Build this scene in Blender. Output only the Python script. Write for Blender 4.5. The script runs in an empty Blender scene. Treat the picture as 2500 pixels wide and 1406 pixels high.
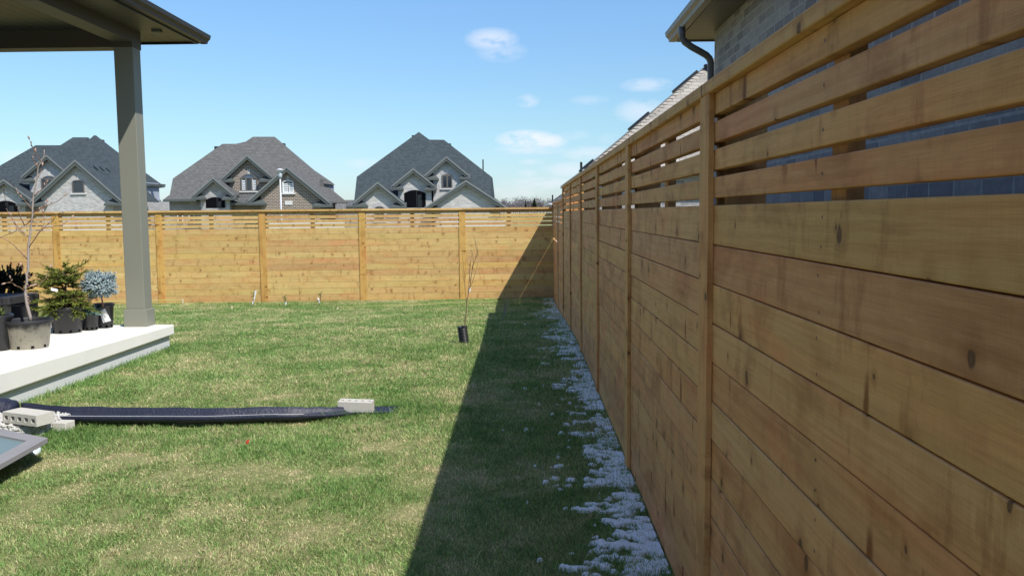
import bpy, math, random
import numpy as np
from mathutils import Vector, Matrix
random.seed(7)
sc = bpy.context.scene
COL = sc.collection
PI = math.pi

# ------------------------------------------------------------------ camera
F = 2080.0 / 2500.0            # focal length in frame widths
CAM = Vector((0, 0, 1.62))
cY = Vector((31/2080, 184/2080, -1)).normalized()      # the fence direction (+Y) seen by the camera
cZ = Vector((1, .0095, 0)).cross(cY).normalized()
cX = cY.cross(cZ).normalized()
R = Matrix((cX, cY, cZ))
cd = bpy.data.cameras.new('camera')
cd.sensor_fit = 'HORIZONTAL'; cd.sensor_width = 36; cd.lens = 36*F
cd.clip_start = .05; cd.clip_end = 6000
cam = bpy.data.objects.new('camera', cd); COL.objects.link(cam)
cam.matrix_world = Matrix.Translation(CAM) @ R.to_4x4()
sc.camera = cam

def ray(px, py):
    return R @ Vector(((px-1250)/2080, -(py-703)/2080, -1))
def P(px, py, Y):              # the point at distance Y along the yard
    d = ray(px, py); return CAM + d*(Y/d.y)
def onz(px, py, z):
    d = ray(px, py); return CAM + d*((z-CAM.z)/d.z)
def onslope(px, py, Y0, ze, s):
    d = ray(px, py); return CAM + d*((Y0+(CAM.z-ze)/s)/(d.y-d.z/s))

# ------------------------------------------------------------------ world, sun, exposure
SUN = Vector((.575, -.60, 1.0)).normalized()       # towards the sun
w = bpy.data.worlds.new('World'); sc.world = w; w.use_nodes = True
nt = w.node_tree; nt.nodes.clear()
def N(t, **k):
    n = nt.nodes.new(t)
    for a, b in k.items(): setattr(n, a, b)
    return n
def Mth(op, a, b=None, c=None, clamp=False):
    n = nt.nodes.new('ShaderNodeMath'); n.operation = op; n.use_clamp = clamp
    for i, v in enumerate((a, b, c)):
        if v is None: continue
        if isinstance(v, (int, float)): n.inputs[i].default_value = v
        else: nt.links.new(v, n.inputs[i])
    return n.outputs[0]
L = lambda a, b: nt.links.new(a, b)
sky = N('ShaderNodeTexSky', sky_type='NISHITA'); sky.sun_disc = False
sky.sun_elevation = math.asin(SUN.z); sky.sun_rotation = math.atan2(SUN.x, SUN.y)
sky.altitude = 300; sky.air_density = 1.0; sky.dust_density = .4; sky.ozone_density = 1.6
bg = N('ShaderNodeBackground'); bg.inputs[1].default_value = .105
wo = N('ShaderNodeOutputWorld'); L(bg.outputs[0], wo.inputs[0])
tc = N('ShaderNodeTexCoord'); sp = N('ShaderNodeSeparateXYZ'); L(tc.outputs['Generated'], sp.inputs[0])
az = Mth('ARCTAN2', sp.outputs[0], sp.outputs[1]); el = Mth('ARCSINE', sp.outputs[2])
cv = N('ShaderNodeCombineXYZ'); L(az, cv.inputs[0]); L(el, cv.inputs[1])
nz = N('ShaderNodeTexNoise'); nz.inputs['Scale'].default_value = 30; nz.inputs['Detail'].default_value = 7; nz.inputs['Roughness'].default_value = .62
mp = N('ShaderNodeMapping'); mp.inputs['Scale'].default_value = (1, 2.2, 1); L(cv.outputs[0], mp.inputs[0]); L(mp.outputs[0], nz.inputs['Vector'])
cl = None
CLOUDS = [(1200, 97, 62, 26, .62), (1225, 128, 60, 24, .3), (1285, 340, 72, 22, 1.0), (1335, 345, 50, 18, .9), (1287, 247, 30, 16, .42), (1578, 208, 60, 17, .45),
          (1565, 272, 62, 30, .5), (1440, 245, 50, 12, .22), (1300, 365, 90, 14, .45), (1400, 330, 40, 12, .25), (1440, 375, 70, 18, .45), (1300, 395, 34, 8, .3),
          (1285, 424, 28, 10, .32), (1400, 415, 80, 20, .5), (1330, 450, 110, 18, .5), (1250, 470, 90, 14, .4), (1420, 460, 80, 26, .55), (890, 400, 50, 14, .3),
          (1490, 340, 30, 14, .2), (45, 385, 40, 16, .35), (620, 640, 300, 10, 0)]
for (px, py, rx, ry, s) in CLOUDS:
    if s == 0: continue
    d = ray(px, py).normalized()
    a0, e0 = math.atan2(d.x, d.y), math.asin(d.z)
    u = Mth('DIVIDE', Mth('SUBTRACT', az, a0), rx*1.12/2080); v = Mth('DIVIDE', Mth('SUBTRACT', el, e0), ry*1.12/2080)
    r2 = Mth('ADD', Mth('MULTIPLY', u, u), Mth('MULTIPLY', v, v))
    g = Mth('MULTIPLY', Mth('SUBTRACT', 1, r2, clamp=True), s)
    cl = g if cl is None else Mth('MAXIMUM', cl, g)
dens = Mth('MULTIPLY', cl, Mth('MULTIPLY', Mth('SUBTRACT', nz.outputs[0], .33), 5.0, clamp=True), clamp=True)
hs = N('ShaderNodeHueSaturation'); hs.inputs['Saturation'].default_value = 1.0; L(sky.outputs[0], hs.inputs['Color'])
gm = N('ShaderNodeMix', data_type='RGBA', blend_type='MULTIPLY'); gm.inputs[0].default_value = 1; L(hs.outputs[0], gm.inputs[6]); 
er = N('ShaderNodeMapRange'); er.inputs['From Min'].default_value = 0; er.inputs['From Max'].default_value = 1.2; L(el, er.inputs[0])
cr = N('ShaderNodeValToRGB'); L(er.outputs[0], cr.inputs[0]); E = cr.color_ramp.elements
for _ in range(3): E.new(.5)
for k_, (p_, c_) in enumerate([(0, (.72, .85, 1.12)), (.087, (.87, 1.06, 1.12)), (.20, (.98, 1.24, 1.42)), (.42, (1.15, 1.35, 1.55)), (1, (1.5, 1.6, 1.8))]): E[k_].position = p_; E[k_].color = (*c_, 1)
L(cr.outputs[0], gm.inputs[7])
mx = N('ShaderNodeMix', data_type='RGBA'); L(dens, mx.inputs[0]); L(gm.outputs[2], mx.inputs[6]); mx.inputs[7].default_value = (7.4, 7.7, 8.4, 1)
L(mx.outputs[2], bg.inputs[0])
SKYNODES = (hs, gm)

sl = bpy.data.lights.new('sun', 'SUN'); sl.energy = 4.6; sl.angle = math.radians(.5); sl.color = (1, .955, .88)
so = bpy.data.objects.new('sun', sl); COL.objects.link(so)
so.rotation_euler = SUN.to_track_quat('Z', 'Y').to_euler()
sc.view_settings.view_transform = 'Standard'; sc.view_settings.look = 'None'
sc.view_settings.exposure = 0.25; sc.view_settings.gamma = 1

# ------------------------------------------------------------------ helpers
def tag(o, label=None, cat=None, group=None, kind=None):
    if label: o['label'] = label
    if cat: o['category'] = cat
    if group: o['group'] = group
    if kind: o['kind'] = kind
    return o
def empty(name, loc, label=None, cat=None, group=None):
    o = bpy.data.objects.new(name, None); COL.objects.link(o); o.location = loc; o.empty_display_size = .1
    return tag(o, label, cat, group)
def wloc(o):
    v = Vector(o.location)
    while o.parent: o = o.parent; v += Vector(o.location)
    return v
class MB:
    def __init__(s): s.v = []; s.f = []; s.uv = []; s.b = []; s.m = []
    def face(s, pts, uvs=None, b=0., m=0):
        i = len(s.v); s.v += [tuple(p) for p in pts]; s.f.append(tuple(range(i, i+len(pts))))
        s.uv += list(uvs) if uvs else [(0, 0)]*len(pts); s.b.append(b); s.m.append(m)
    def poly(s, V, Fs, b=0., m=0):
        for f in Fs: s.face([V[i] for i in f], None, b, m)
    def plank(s, o, l, wv, t, b=None, m=0):          # box from corner o along three edge vectors; UV in metres, u along l
        o, l, wv, t = Vector(o), Vector(l), Vector(wv), Vector(t)
        if l.cross(wv).dot(t) < 0: o = o + t; t = -t
        b = random.random() if b is None else b
        U, V0 = random.uniform(0, 60), random.uniform(0, 60)
        ll, ww, tt = l.length, wv.length, t.length
        q = lambda a, c, e: o + l*a + wv*c + t*e
        s.face([q(0,0,1), q(1,0,1), q(1,1,1), q(0,1,1)], [(U,V0),(U+ll,V0),(U+ll,V0+ww),(U,V0+ww)], b, m)
        s.face([q(0,0,0), q(0,1,0), q(1,1,0), q(1,0,0)], [(U,V0),(U,V0+ww),(U+ll,V0+ww),(U+ll,V0)], b, m)
        s.face([q(0,0,0), q(1,0,0), q(1,0,1), q(0,0,1)], [(U,V0),(U+ll,V0),(U+ll,V0-tt),(U,V0-tt)], b, m)
        s.face([q(0,1,0), q(0,1,1), q(1,1,1), q(1,1,0)], [(U,V0+ww),(U,V0+ww+tt),(U+ll,V0+ww+tt),(U+ll,V0+ww)], b, m)
        s.face([q(0,0,0), q(0,0,1), q(0,1,1), q(0,1,0)], [(U,V0),(U+tt*.1,V0),(U+tt*.1,V0+ww),(U,V0+ww)], b, m)
        s.face([q(1,0,0), q(1,1,0), q(1,1,1), q(1,0,1)], [(U,V0),(U,V0+ww),(U+tt*.1,V0+ww),(U+tt*.1,V0)], b, m)
    def box(s, x0, x1, y0, y1, z0, z1, m=0, b=0.):
        s.plank((x0, y0, z0), (x1-x0, 0, 0), (0, y1-y0, 0), (0, 0, z1-z0), b, m)
    def extrude(s, pts, d, m=0):                     # closed prism of a polygon pushed by d
        pts = [Vector(p) for p in pts]; d = Vector(d); n = Vector((0,0,0))
        for i in range(len(pts)): n += pts[i].cross(pts[(i+1) % len(pts)])
        if n.dot(d) > 0: pts = pts[::-1]
        q = [p+d for p in pts]; s.face(pts, None, 0, m); s.face(q[::-1], None, 0, m)
        for i in range(len(pts)):
            j = (i+1) % len(pts); s.face([pts[i], q[i], q[j], pts[j]], None, 0, m)
    def tube(s, pts, rad, n=8, m=0, cap=True):
        pts = [Vector(p) for p in pts]
        if isinstance(rad, (int, float)): rad = [rad]*len(pts)
        rings = []; up = Vector((.13, .21, .97))
        for i, p in enumerate(pts):
            a = pts[max(0, i-1)]; c = pts[min(len(pts)-1, i+1)]; t = (c-a).normalized()
            u = up.cross(t)
            if u.length < .2: u = Vector((1, .1, 0)).cross(t)
            u.normalize(); vv = t.cross(u)
            rings.append([p + (u*math.cos(2*PI*k/n) + vv*math.sin(2*PI*k/n))*rad[i] for k in range(n)])
        i0 = len(s.v)
        for r in rings: s.v += [tuple(x) for x in r]
        for i in range(len(rings)-1):
            for k in range(n):
                a = i0+i*n+k; c = i0+i*n+(k+1) % n
                s.f.append((a, c, c+n, a+n)); s.uv += [(k/n, i), ((k+1)/n, i), ((k+1)/n, i+1), (k/n, i+1)]; s.b.append(0); s.m.append(m)
        if cap:
            for r in (list(range(i0, i0+n))[::-1], list(range(i0+(len(rings)-1)*n, i0+len(rings)*n))):
                s.f.append(tuple(r)); s.uv += [(0, 0)]*n; s.b.append(0); s.m.append(m)
    def lathe(s, prof, c, n=32, m=0):
        c = Vector(c); i0 = len(s.v)
        for (r, z) in prof:
            s.v += [(c.x+r*math.cos(2*PI*k/n), c.y+r*math.sin(2*PI*k/n), c.z+z) for k in range(n)]
        for i in range(len(prof)-1):
            for k in range(n):
                a = i0+i*n+k; b_ = i0+i*n+(k+1) % n
                s.f.append((a, b_, b_+n, a+n)); s.uv += [(0, 0)]*4; s.b.append(0); s.m.append(m)
    def build(s, name, mat, parent=None, smooth=False, bevel=0, kind=None):
        me = bpy.data.meshes.new(name)
        off = wloc(parent) if parent else Vector((0, 0, 0))
        me.from_pydata([(v[0]-off.x, v[1]-off.y, v[2]-off.z) for v in s.v], [], s.f)
        uvl = me.uv_layers.new(name='uv'); uvl.data.foreach_set('uv', np.array(s.uv, dtype=np.float32).ravel())
        at = me.attributes.new('brd', 'FLOAT', 'FACE'); at.data.foreach_set('value', np.array(s.b, dtype=np.float32))
        for mm in (mat if isinstance(mat, (list, tuple)) else [mat]): me.materials.append(mm)
        me.polygons.foreach_set('material_index', s.m)
        if smooth: me.polygons.foreach_set('use_smooth', [True]*len(s.f))
        me.update()
        o = bpy.data.objects.new(name, me); COL.objects.link(o)
        if parent: o.parent = parent
        if bevel:
            bm = o.modifiers.new('bevel', 'BEVEL'); bm.width = bevel; bm.segments = 2; bm.limit_method = 'ANGLE'
            wd = o.modifiers.new('weld', 'WELD'); wd.merge_threshold = .0002
            o.modifiers.move(1, 0)
        if kind: o['kind'] = kind
        return o

# ------------------------------------------------------------------ materials
def newmat(name):
    global nt
    m = bpy.data.materials.new(name); m.use_nodes = True; nt = m.node_tree; nt.nodes.clear()
    o = N('ShaderNodeOutputMaterial'); b = N('ShaderNodeBsdfPrincipled'); L(b.outputs[0], o.inputs[0])
    return m, b
def rgb(c): return (c[0], c[1], c[2], 1)
def mixc(f, a, b, mode='MIX'):
    n = N('ShaderNodeMix', data_type='RGBA', blend_type=mode)
    for i, v in ((0, f), (6, a), (7, b)):
        if isinstance(v, (int, float)): n.inputs[i].default_value = v
        elif isinstance(v, tuple): n.inputs[i].default_value = rgb(v)
        else: L(v, n.inputs[i])
    return n.outputs[2]
def noise(vec, scale, detail=4, rough=.55, dist=0):
    n = N('ShaderNodeTexNoise'); n.inputs['Scale'].default_value = scale; n.inputs['Detail'].default_value = detail
    n.inputs['Roughness'].default_value = rough; n.inputs['Distortion'].default_value = dist
    if vec is not None: L(vec, n.inputs['Vector'])
    return n.outputs[0]
def mapping(vec, scale, loc=(0, 0, 0)):
    n = N('ShaderNodeMapping'); n.inputs['Scale'].default_value = scale; n.inputs['Location'].default_value = loc; L(vec, n.inputs[0]); return n.outputs[0]
def ramp(f, stops):
    n = N('ShaderNodeValToRGB'); L(f, n.inputs[0]); e = n.color_ramp.elements
    while len(e) < len(stops): e.new(.5)
    for k, (p, c) in enumerate(stops):
        e[k].position = p; e[k].color = rgb(c) if isinstance(c, tuple) else (c, c, c, 1)
    return n.outputs[0]
def bump(b, h, dist=.01, strength=1):
    n = N('ShaderNodeBump'); n.inputs['Distance'].default_value = dist; n.inputs['Strength'].default_value = strength
    L(h, n.inputs['Height']); L(n.outputs[0], b.inputs['Normal'])
def simple(name, c, rough=.6, var=.15, scale=6, spec=.5, metal=0, bmp=0):
    m, b = newmat(name)
    t = N('ShaderNodeTexCoord'); f = noise(t.outputs['Object'], scale, 6)
    L(mixc(f, tuple(x*(1-var) for x in c), tuple(min(1, x*(1+var)) for x in c)), b.inputs['Base Color'])
    b.inputs['Roughness'].default_value = rough; b.inputs['Specular IOR Level'].default_value = spec; b.inputs['Metallic'].default_value = metal
    if bmp: bump(b, noise(t.outputs['Object'], scale*8, 4), bmp)
    return m

def wood(name, cols, dark, knotc, gain=1.0, SPK=1.0, KN=.36, MOT=.75):
    m, b = newmat(name)
    uv = N('ShaderNodeUVMap').outputs[0]
    at = N('ShaderNodeAttribute', attribute_name='brd').outputs['Fac']
    n = len(cols)
    base = ramp(at, [(i/(n-1), tuple(x*gain for x in c)) for i, c in enumerate(cols)])
    warp = noise(mapping(uv, (1.3, 5, 1)), 1, 3)
    sx = N('ShaderNodeSeparateXYZ'); L(uv, sx.inputs[0])
    # knots: elongated across the board
    vo = N('ShaderNodeTexVoronoi', voronoi_dimensions='2D'); vo.inputs['Scale'].default_value = 1; kn = N('ShaderNodeTexNoise'); kn.inputs['Scale'].default_value = 1; kn.inputs['Detail'].default_value = 3; L(mapping(uv, (32, 22, 1)), kn.inputs['Vector'])
    ks = N('ShaderNodeVectorMath', operation='SCALE'); L(kn.outputs['Color'], ks.inputs[0]); ks.inputs['Scale'].default_value = .075
    ka = N('ShaderNodeVectorMath', operation='ADD'); L(mapping(uv, (4.4, 3.1, 1)), ka.inputs[0]); L(ks.outputs[0], ka.inputs[1]); L(ka.outputs[0], vo.inputs['Vector'])
    rnd = N('ShaderNodeSeparateColor'); L(vo.outputs['Color'], rnd.inputs[0])
    on = Mth('GREATER_THAN', rnd.outputs[0], KN)
    sz = Mth('MULTIPLY_ADD', rnd.outputs[1], .042, .018)
    dk = Mth('DIVIDE', vo.outputs['Distance'], sz)
    knot = Mth('MULTIPLY', Mth('MULTIPLY', Mth('SUBTRACT', 1.25, dk, clamp=True), 2.6, clamp=True), on)
    halo = Mth('MULTIPLY', Mth('SUBTRACT', 1, Mth('DIVIDE', vo.outputs['Distance'], Mth('MULTIPLY', sz, 4.5)), clamp=True), on)
    vv = Mth('ADD', Mth('ADD', sx.outputs[1], Mth('MULTIPLY', warp, .05)), Mth('MULTIPLY', halo, .012))
    cb = N('ShaderNodeCombineXYZ'); L(Mth('MULTIPLY', sx.outputs[0], .9), cb.inputs[0]); L(Mth('MULTIPLY', vv, 55), cb.inputs[1])
    grain = noise(cb.outputs[0], 1.0, 5, .6)
    fine = noise(mapping(uv, (9, 420, 1)), 1, 3, .6)
    streak = noise(mapping(uv, (.7, 7, 1)), 1, 3, .5, .6)
    blot = noise(mapping(uv, (3.2, 5, 1)), 1, 5, .65)
    saw = noise(mapping(uv, (260, 6, 1)), 1, 2)
    c1 = mixc(Mth('MULTIPLY', Mth('SUBTRACT', grain, .42, clamp=True), 2.6, clamp=True), base, mixc(1.0, base, dark, 'MULTIPLY'))
    c2 = mixc(Mth('MULTIPLY', Mth('SUBTRACT', streak, .45, clamp=True), 2.2, clamp=True), c1, mixc(1.0, c1, (1.10, .86, .82), 'MULTIPLY'))
    c2 = mixc(Mth('MULTIPLY', Mth('SUBTRACT', blot, .52, clamp=True), 3.0, clamp=True), c2, mixc(1.0, c2, (.64, .56, .50), 'MULTIPLY'))
    c2 = mixc(Mth('MULTIPLY', Mth('SUBTRACT', .42, blot, clamp=True), 3.0, clamp=True), c2, mixc(1.0, c2, (1.12, 1.15, 1.12), 'MULTIPLY'))
    # dirty smudges standing across the board
    sm = noise(mapping(uv, (9, 2.6, 1), (3.1, 1.7, 0)), 1, 6, .65)
    smm = Mth('MULTIPLY', Mth('SUBTRACT', sm, .56, clamp=True), 8, clamp=True)
    c2 = mixc(Mth('MULTIPLY', smm, .8), c2, mixc(1.0, c2, (.60, .50, .42), 'MULTIPLY'))
    c2 = mixc(.10, c2, mixc(1.0, c2, ramp(saw, [(.3, .6), (.7, 1.5)]), 'MULTIPLY'))
    c2 = mixc(.22, c2, mixc(1.0, c2, ramp(fine, [(.3, .55), (.7, 1.4)]), 'MULTIPLY'))
    mt = noise(mapping(uv, (2.2, 4.2, 1), (31, 5, 0)), 1, 6, .62, .5)
    c2 = mixc(Mth('MULTIPLY', Mth('MULTIPLY', Mth('SUBTRACT', mt, .50, clamp=True), 5.5, clamp=True), MOT), c2, mixc(1.0, c2, (.62, .50, .42), 'MULTIPLY'))
    # spike knots: dark smears standing nearly the full height of a board
    wv = N('ShaderNodeVectorMath', operation='ADD'); L(mapping(uv, (4.6, 1.25, 1), (7.3, 2.2, 0)), wv.inputs[0])
    wn = N('ShaderNodeTexNoise'); wn.inputs['Scale'].default_value = 1; wn.inputs['Detail'].default_value = 4; L(mapping(uv, (14, 9, 1)), wn.inputs['Vector'])
    ws = N('ShaderNodeVectorMath', operation='SCALE'); L(wn.outputs['Color'], ws.inputs[0]); ws.inputs['Scale'].default_value = .10; L(ws.outputs[0], wv.inputs[1])
    v2 = N('ShaderNodeTexVoronoi', voronoi_dimensions='2D'); v2.inputs['Scale'].default_value = 1; L(wv.outputs[0], v2.inputs['Vector'])
    r2_ = N('ShaderNodeSeparateColor'); L(v2.outputs['Color'], r2_.inputs[0])
    on2 = Mth('GREATER_THAN', r2_.outputs[0], .52)
    s2 = Mth('MULTIPLY_ADD', r2_.outputs[2], .10, .04)
    sp2 = Mth('MULTIPLY', Mth('MULTIPLY', Mth('SUBTRACT', 1, Mth('DIVIDE', v2.outputs['Distance'], s2), clamp=True), 1.6, clamp=True), on2)
    c2 = mixc(Mth('MULTIPLY', sp2, SPK), c2, mixc(1.0, c2, (.42, .30, .20), 'MULTIPLY'))
    grn = Mth('MULTIPLY', Mth('SUBTRACT', noise(mapping(uv, (1.9, 5, 1), (3, 17, 0)), 1, 4, .6), .57, clamp=True), 6, clamp=True)
    c2 = mixc(Mth('MULTIPLY', grn, .5), c2, mixc(1.0, c2, (.86, .98, .86), 'MULTIPLY'))
    red = Mth('MULTIPLY', Mth('SUBTRACT', noise(mapping(uv, (1.6, 3.5, 1), (9, 4, 0)), 1, 4, .6), .53, clamp=True), 6, clamp=True)
    c2 = mixc(Mth('MULTIPLY', red, .75), c2, mixc(1.0, c2, (1.04, .80, .82), 'MULTIPLY'))
    c3 = mixc(Mth('MULTIPLY', halo, .62), c2, mixc(1.0, c2, (.50, .38, .28), 'MULTIPLY'))
    c4 = mixc(Mth('MULTIPLY', knot, .85, clamp=True), c3, knotc)
    core = Mth('MULTIPLY', Mth('SUBTRACT', 1, Mth('MULTIPLY', dk, 1.8), clamp=True), on)
    c5 = mixc(Mth('MULTIPLY', core, .8), c4, tuple(x*2.0 for x in knotc))
    L(c5, b.inputs['Base Color']); b.inputs['Roughness'].default_value = .72; b.inputs['Specular IOR Level'].default_value = .25
    bump(b, Mth('SUBTRACT', Mth('ADD', Mth('MULTIPLY', grain, .5), Mth('ADD', Mth('MULTIPLY', fine, .25), Mth('MULTIPLY', saw, .12))), Mth('MULTIPLY', knot, .4)), .0018, .8)
    return m
WG = [(.63, .45, .155), (.54, .365, .14), (.61, .44, .175), (.51, .33, .145), (.68, .50, .205), (.56, .42, .16), (.55, .355, .15), (.62, .465, .185)]
WB = [(.70, .405, .175), (.65, .35, .16), (.73, .435, .185), (.68, .37, .18), (.73, .44, .175), (.65, .355, .16), (.70, .415, .165), (.66, .375, .19), (.70, .43, .20), (.64, .395, .155)]
M = {}
M['wood_gold'] = wood('wood_gold', WG, (.80, .70, .58), (.17, .085, .035), 1.0, .35, .5, .25)
M['wood_brown'] = wood('wood_brown', WB, (.80, .70, .60), (.12, .06, .03), 1.0)
M['wood_post'] = wood('wood_post', [(.56, .37, .10), (.53, .325, .10), (.60, .39, .115), (.48, .28, .105)], (.82, .74, .6), (.16, .08, .03), 1.0)
M['nail'] = simple('nail', (.03, .025, .02), .5)

def facade_vec():                                    # (x or y, z) by the way a face looks
    t = N('ShaderNodeTexCoord'); s_ = N('ShaderNodeSeparateXYZ'); L(t.outputs['Object'], s_.inputs[0])
    g = N('ShaderNodeNewGeometry'); s2 = N('ShaderNodeSeparateXYZ'); L(g.outputs['True Normal'], s2.inputs[0])
    side = Mth('GREATER_THAN', Mth('ABSOLUTE', s2.outputs[0]), Mth('ABSOLUTE', s2.outputs[1]))
    u = Mth('ADD', Mth('MULTIPLY', s_.outputs[1], side), Mth('MULTIPLY', s_.outputs[0], Mth('SUBTRACT', 1, side)))
    c = N('ShaderNodeCombineXYZ'); L(u, c.inputs[0]); L(s_.outputs[2], c.inputs[1])
    return c.outputs[0], t.outputs['Object']
def brick(name, c1, c2, mortar, bw=.25, bh=.085, mw=.012, patch=.5, rough=.85, offset=.5, bmpd=.006, squash=1.0):
    m, b = newmat(name)
    v, ob = facade_vec()
    t = N('ShaderNodeTexBrick'); L(v, t.inputs['Vector']); t.offset = offset; t.squash = squash
    t.inputs['Scale'].default_value = 1; t.inputs['Brick Width'].default_value = bw; t.inputs['Row Height'].default_value = bh
    t.inputs['Mortar Size'].default_value = mw; t.inputs['Mortar Smooth'].default_value = .15; t.inputs['Bias'].default_value = 0
    t.inputs['Color1'].default_value = rgb(c1); t.inputs['Color2'].default_value = rgb(c2); t.inputs['Mortar'].default_value = rgb(mortar)
    f = noise(ob, 2.2, 5); f2 = noise(ob, 22, 4)
    c = mixc(Mth('MULTIPLY', f, patch), t.outputs['Color'], mixc(1.0, t.outputs['Color'], (.72, .72, .74), 'MULTIPLY'))
    c = mixc(.35, c, mixc(1.0, c, ramp(f2, [(.3, .6), (.7, 1.35)]), 'MULTIPLY'))
    L(c, b.inputs['Base Color']); b.inputs['Roughness'].default_value = rough; b.inputs['Specular IOR Level'].default_value = .2
    bump(b, Mth('SUBTRACT', Mth('MULTIPLY', f2, .3), t.outputs['Fac']), bmpd, .8)
    return m
M['brick_white'] = brick('brick_white', (.58, .56, .53), (.38, .37, .355), (.56, .54, .51), .26, .10, .012)
M['brick_cream'] = brick('brick_cream', (.62, .595, .555), (.44, .43, .415), (.58, .56, .53), .3, .10, .010)
M['brick_brown'] = brick('brick_brown', (.205, .145, .105), (.125, .09, .075), (.46, .41, .34), .26, .105, .021)
M['stone_grey'] = brick('stone_grey', (.52, .49, .46), (.36, .345, .34), (.44, .43, .41), .42, .2, .012, .7)
M['stone_dark'] = brick('stone_dark', (.40, .38, .37), (.27, .265, .27), (.33, .32, .31), .42, .2, .012, .7)
M['brick_near'] = brick('brick_near', (.46, .435, .41), (.25, .24, .245), (.50, .48, .455), .257, .088, .009, .6, .8)
M['shingle_dark'] = brick('shingle_dark', (.068, .085, .092), (.048, .061, .067), (.040, .050, .055), .22, .115, .012, .12, .95)
M['shingle_brown'] = brick('shingle_brown', (.155, .152, .143), (.112, .109, .103), (.092, .090, .086), .22, .115, .012, .12, .95)
M['shingle_slate'] = brick('shingle_slate', (.16, .165, .16), (.095, .10, .098), (.035, .037, .040), .22, .115, .012, .12, .95)
M['shingle_beige'] = brick('shingle_beige', (.42, .375, .315), (.30, .27, .23), (.22, .20, .17), .30, .115, .008, .25, .95, .37)
M['siding'] = brick('siding', (.42, .46, .53), (.40, .44, .51), (.22, .25, .31), 40, .16, .018, .1)
M['trim'] = simple('trim', (.085, .095, .09), .5, .08)
M['trim_light'] = simple('trim_light', (.19, .20, .19), .5, .08)
M['trim_black'] = simple('trim_black', (.014, .016, .018), .45, .08)
M['stone_sill'] = simple('stone_sill', (.62, .61, .58), .8, .1, 12)
M['soldier'] = simple('soldier', (.33, .29, .26), .8, .4, 30)
M['soldier_light'] = simple('soldier_light', (.50, .48, .47), .8, .3, 30)
M['white_paint'] = simple('white_paint', (.74, .75, .76), .5, .05)
M['garage'] = simple('garage', (.62, .60, .55), .6, .05)
M['frame_taupe'] = simple('frame_taupe', (.13, .115, .10), .5, .05)
M['shade_black'] = simple('shade_black', (.007, .007, .009), 1, .1, 6, 0)  # near-black put in for the shade inside arches, drain slots and brick cores
m, b = newmat('window_glass'); b.inputs['Base Color'].default_value = (.02, .028, .04, 1); b.inputs['Roughness'].default_value = .06; b.inputs['Specular IOR Level'].default_value = .9; M['glass'] = m
m, b = newmat('sky_glass'); b.inputs['Base Color'].default_value = (.05, .12, .26, 1); b.inputs['Roughness'].default_value = .05; b.inputs['Specular IOR Level'].default_value = 1; M['glass_blue'] = m
m, b = newmat('table_glass'); b.inputs['Base Color'].default_value = (.17, .23, .22, 1); b.inputs['Roughness'].default_value = .28
t_ = N('ShaderNodeTexCoord'); bump(b, noise(t_.outputs['Object'], 60, 3), .003); M['glass_table'] = m
M['concrete'] = simple('concrete', (.80, .78, .71), .9, .09, 2, .2, 0, .001)
M['concrete_wall'] = simple('concrete_wall', (.62, .63, .62), .9, .06, 2, .2, 0, .002)
M['block'] = simple('block', (.60, .575, .51), .95, .10, 40, .2, 0, .004)
M['pebble'] = simple('pebble', (.52, .51, .48), .9, .35, 14, .3)
M['col_paint'] = simple('col_paint', (.225, .228, .185), .55, .03, 2, .35)
M['beam_paint'] = simple('beam_paint', (.075, .068, .048), .6, .03, 2)
M['pot_black'] = simple('pot_black', (.020, .021, .024), .42, .3, 9)
M['soil'] = simple('soil', (.045, .032, .022), .95, .4, 30, .1, 0, .01)
M['tag_white'] = simple('tag_white', (.80, .80, .80), .5, .02)
M['pipe'] = simple('pipe', (.018, .022, .044), .48, .35, 7, .5, 0, .006)
M['wicker'] = simple('wicker', (.035, .033, .035), .6, .3, 40)
M['grey_frame'] = simple('grey_frame', (.27, .26, .27), .7, .14, 9, .3, 0, .001)
M['bark'] = simple('bark', (.34, .29, .26), .85, .3, 60)
M['bark_dark'] = simple('bark_dark', (.20, .115, .075), .85, .3, 60)
M['bud'] = simple('bud', (.46, .31, .25), .7, .4, 60)
M['red'] = simple('red', (.55, .03, .015), .6, .1)
M['stake'] = simple('stake', (.66, .56, .38), .8, .1)
M['rope'] = simple('rope', (.50, .50, .16), .8, .1)
M['plastic_white'] = simple('plastic_white', (.55, .62, .66), .35, .1)
M['leaf_green'] = simple('leaf_green', (.12, .16, .04), .7, .4, 40)
M['metal_white'] = simple('metal_white', (.55, .55, .56), .4, .03)
M['metal_grey'] = simple('metal_grey', (.33, .36, .38), .4, .05)
M['asphalt'] = simple('asphalt', (.06, .06, .06), .9, .1, 20)
# spruce needles
def needles(name, a, bb):
    m, b = newmat(name)
    at = N('ShaderNodeAttribute', attribute_name='brd').outputs['Fac']
    L(mixc(at, a, bb), b.inputs['Base Color']); b.inputs['Roughness'].default_value = .6; b.inputs['Specular IOR Level'].default_value = .3
    return m
M['needle_green'] = needles('needle_green', (.03, .055, .012), (.26, .30, .045))
M['needle_blue'] = needles('needle_blue', (.26, .36, .38), (.60, .70, .72))
M['needle_teal'] = needles('needle_teal', (.10, .22, .21), (.34, .52, .50))
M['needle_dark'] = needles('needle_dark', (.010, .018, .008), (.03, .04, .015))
M['needle_mid'] = needles('needle_mid', (.03, .06, .02), (.11, .17, .06))
M['needle_far'] = needles('needle_far', (.015, .03, .018), (.045, .075, .04))
M['twig_far'] = needles('twig_far', (.10, .09, .10), (.24, .20, .21))
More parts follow.
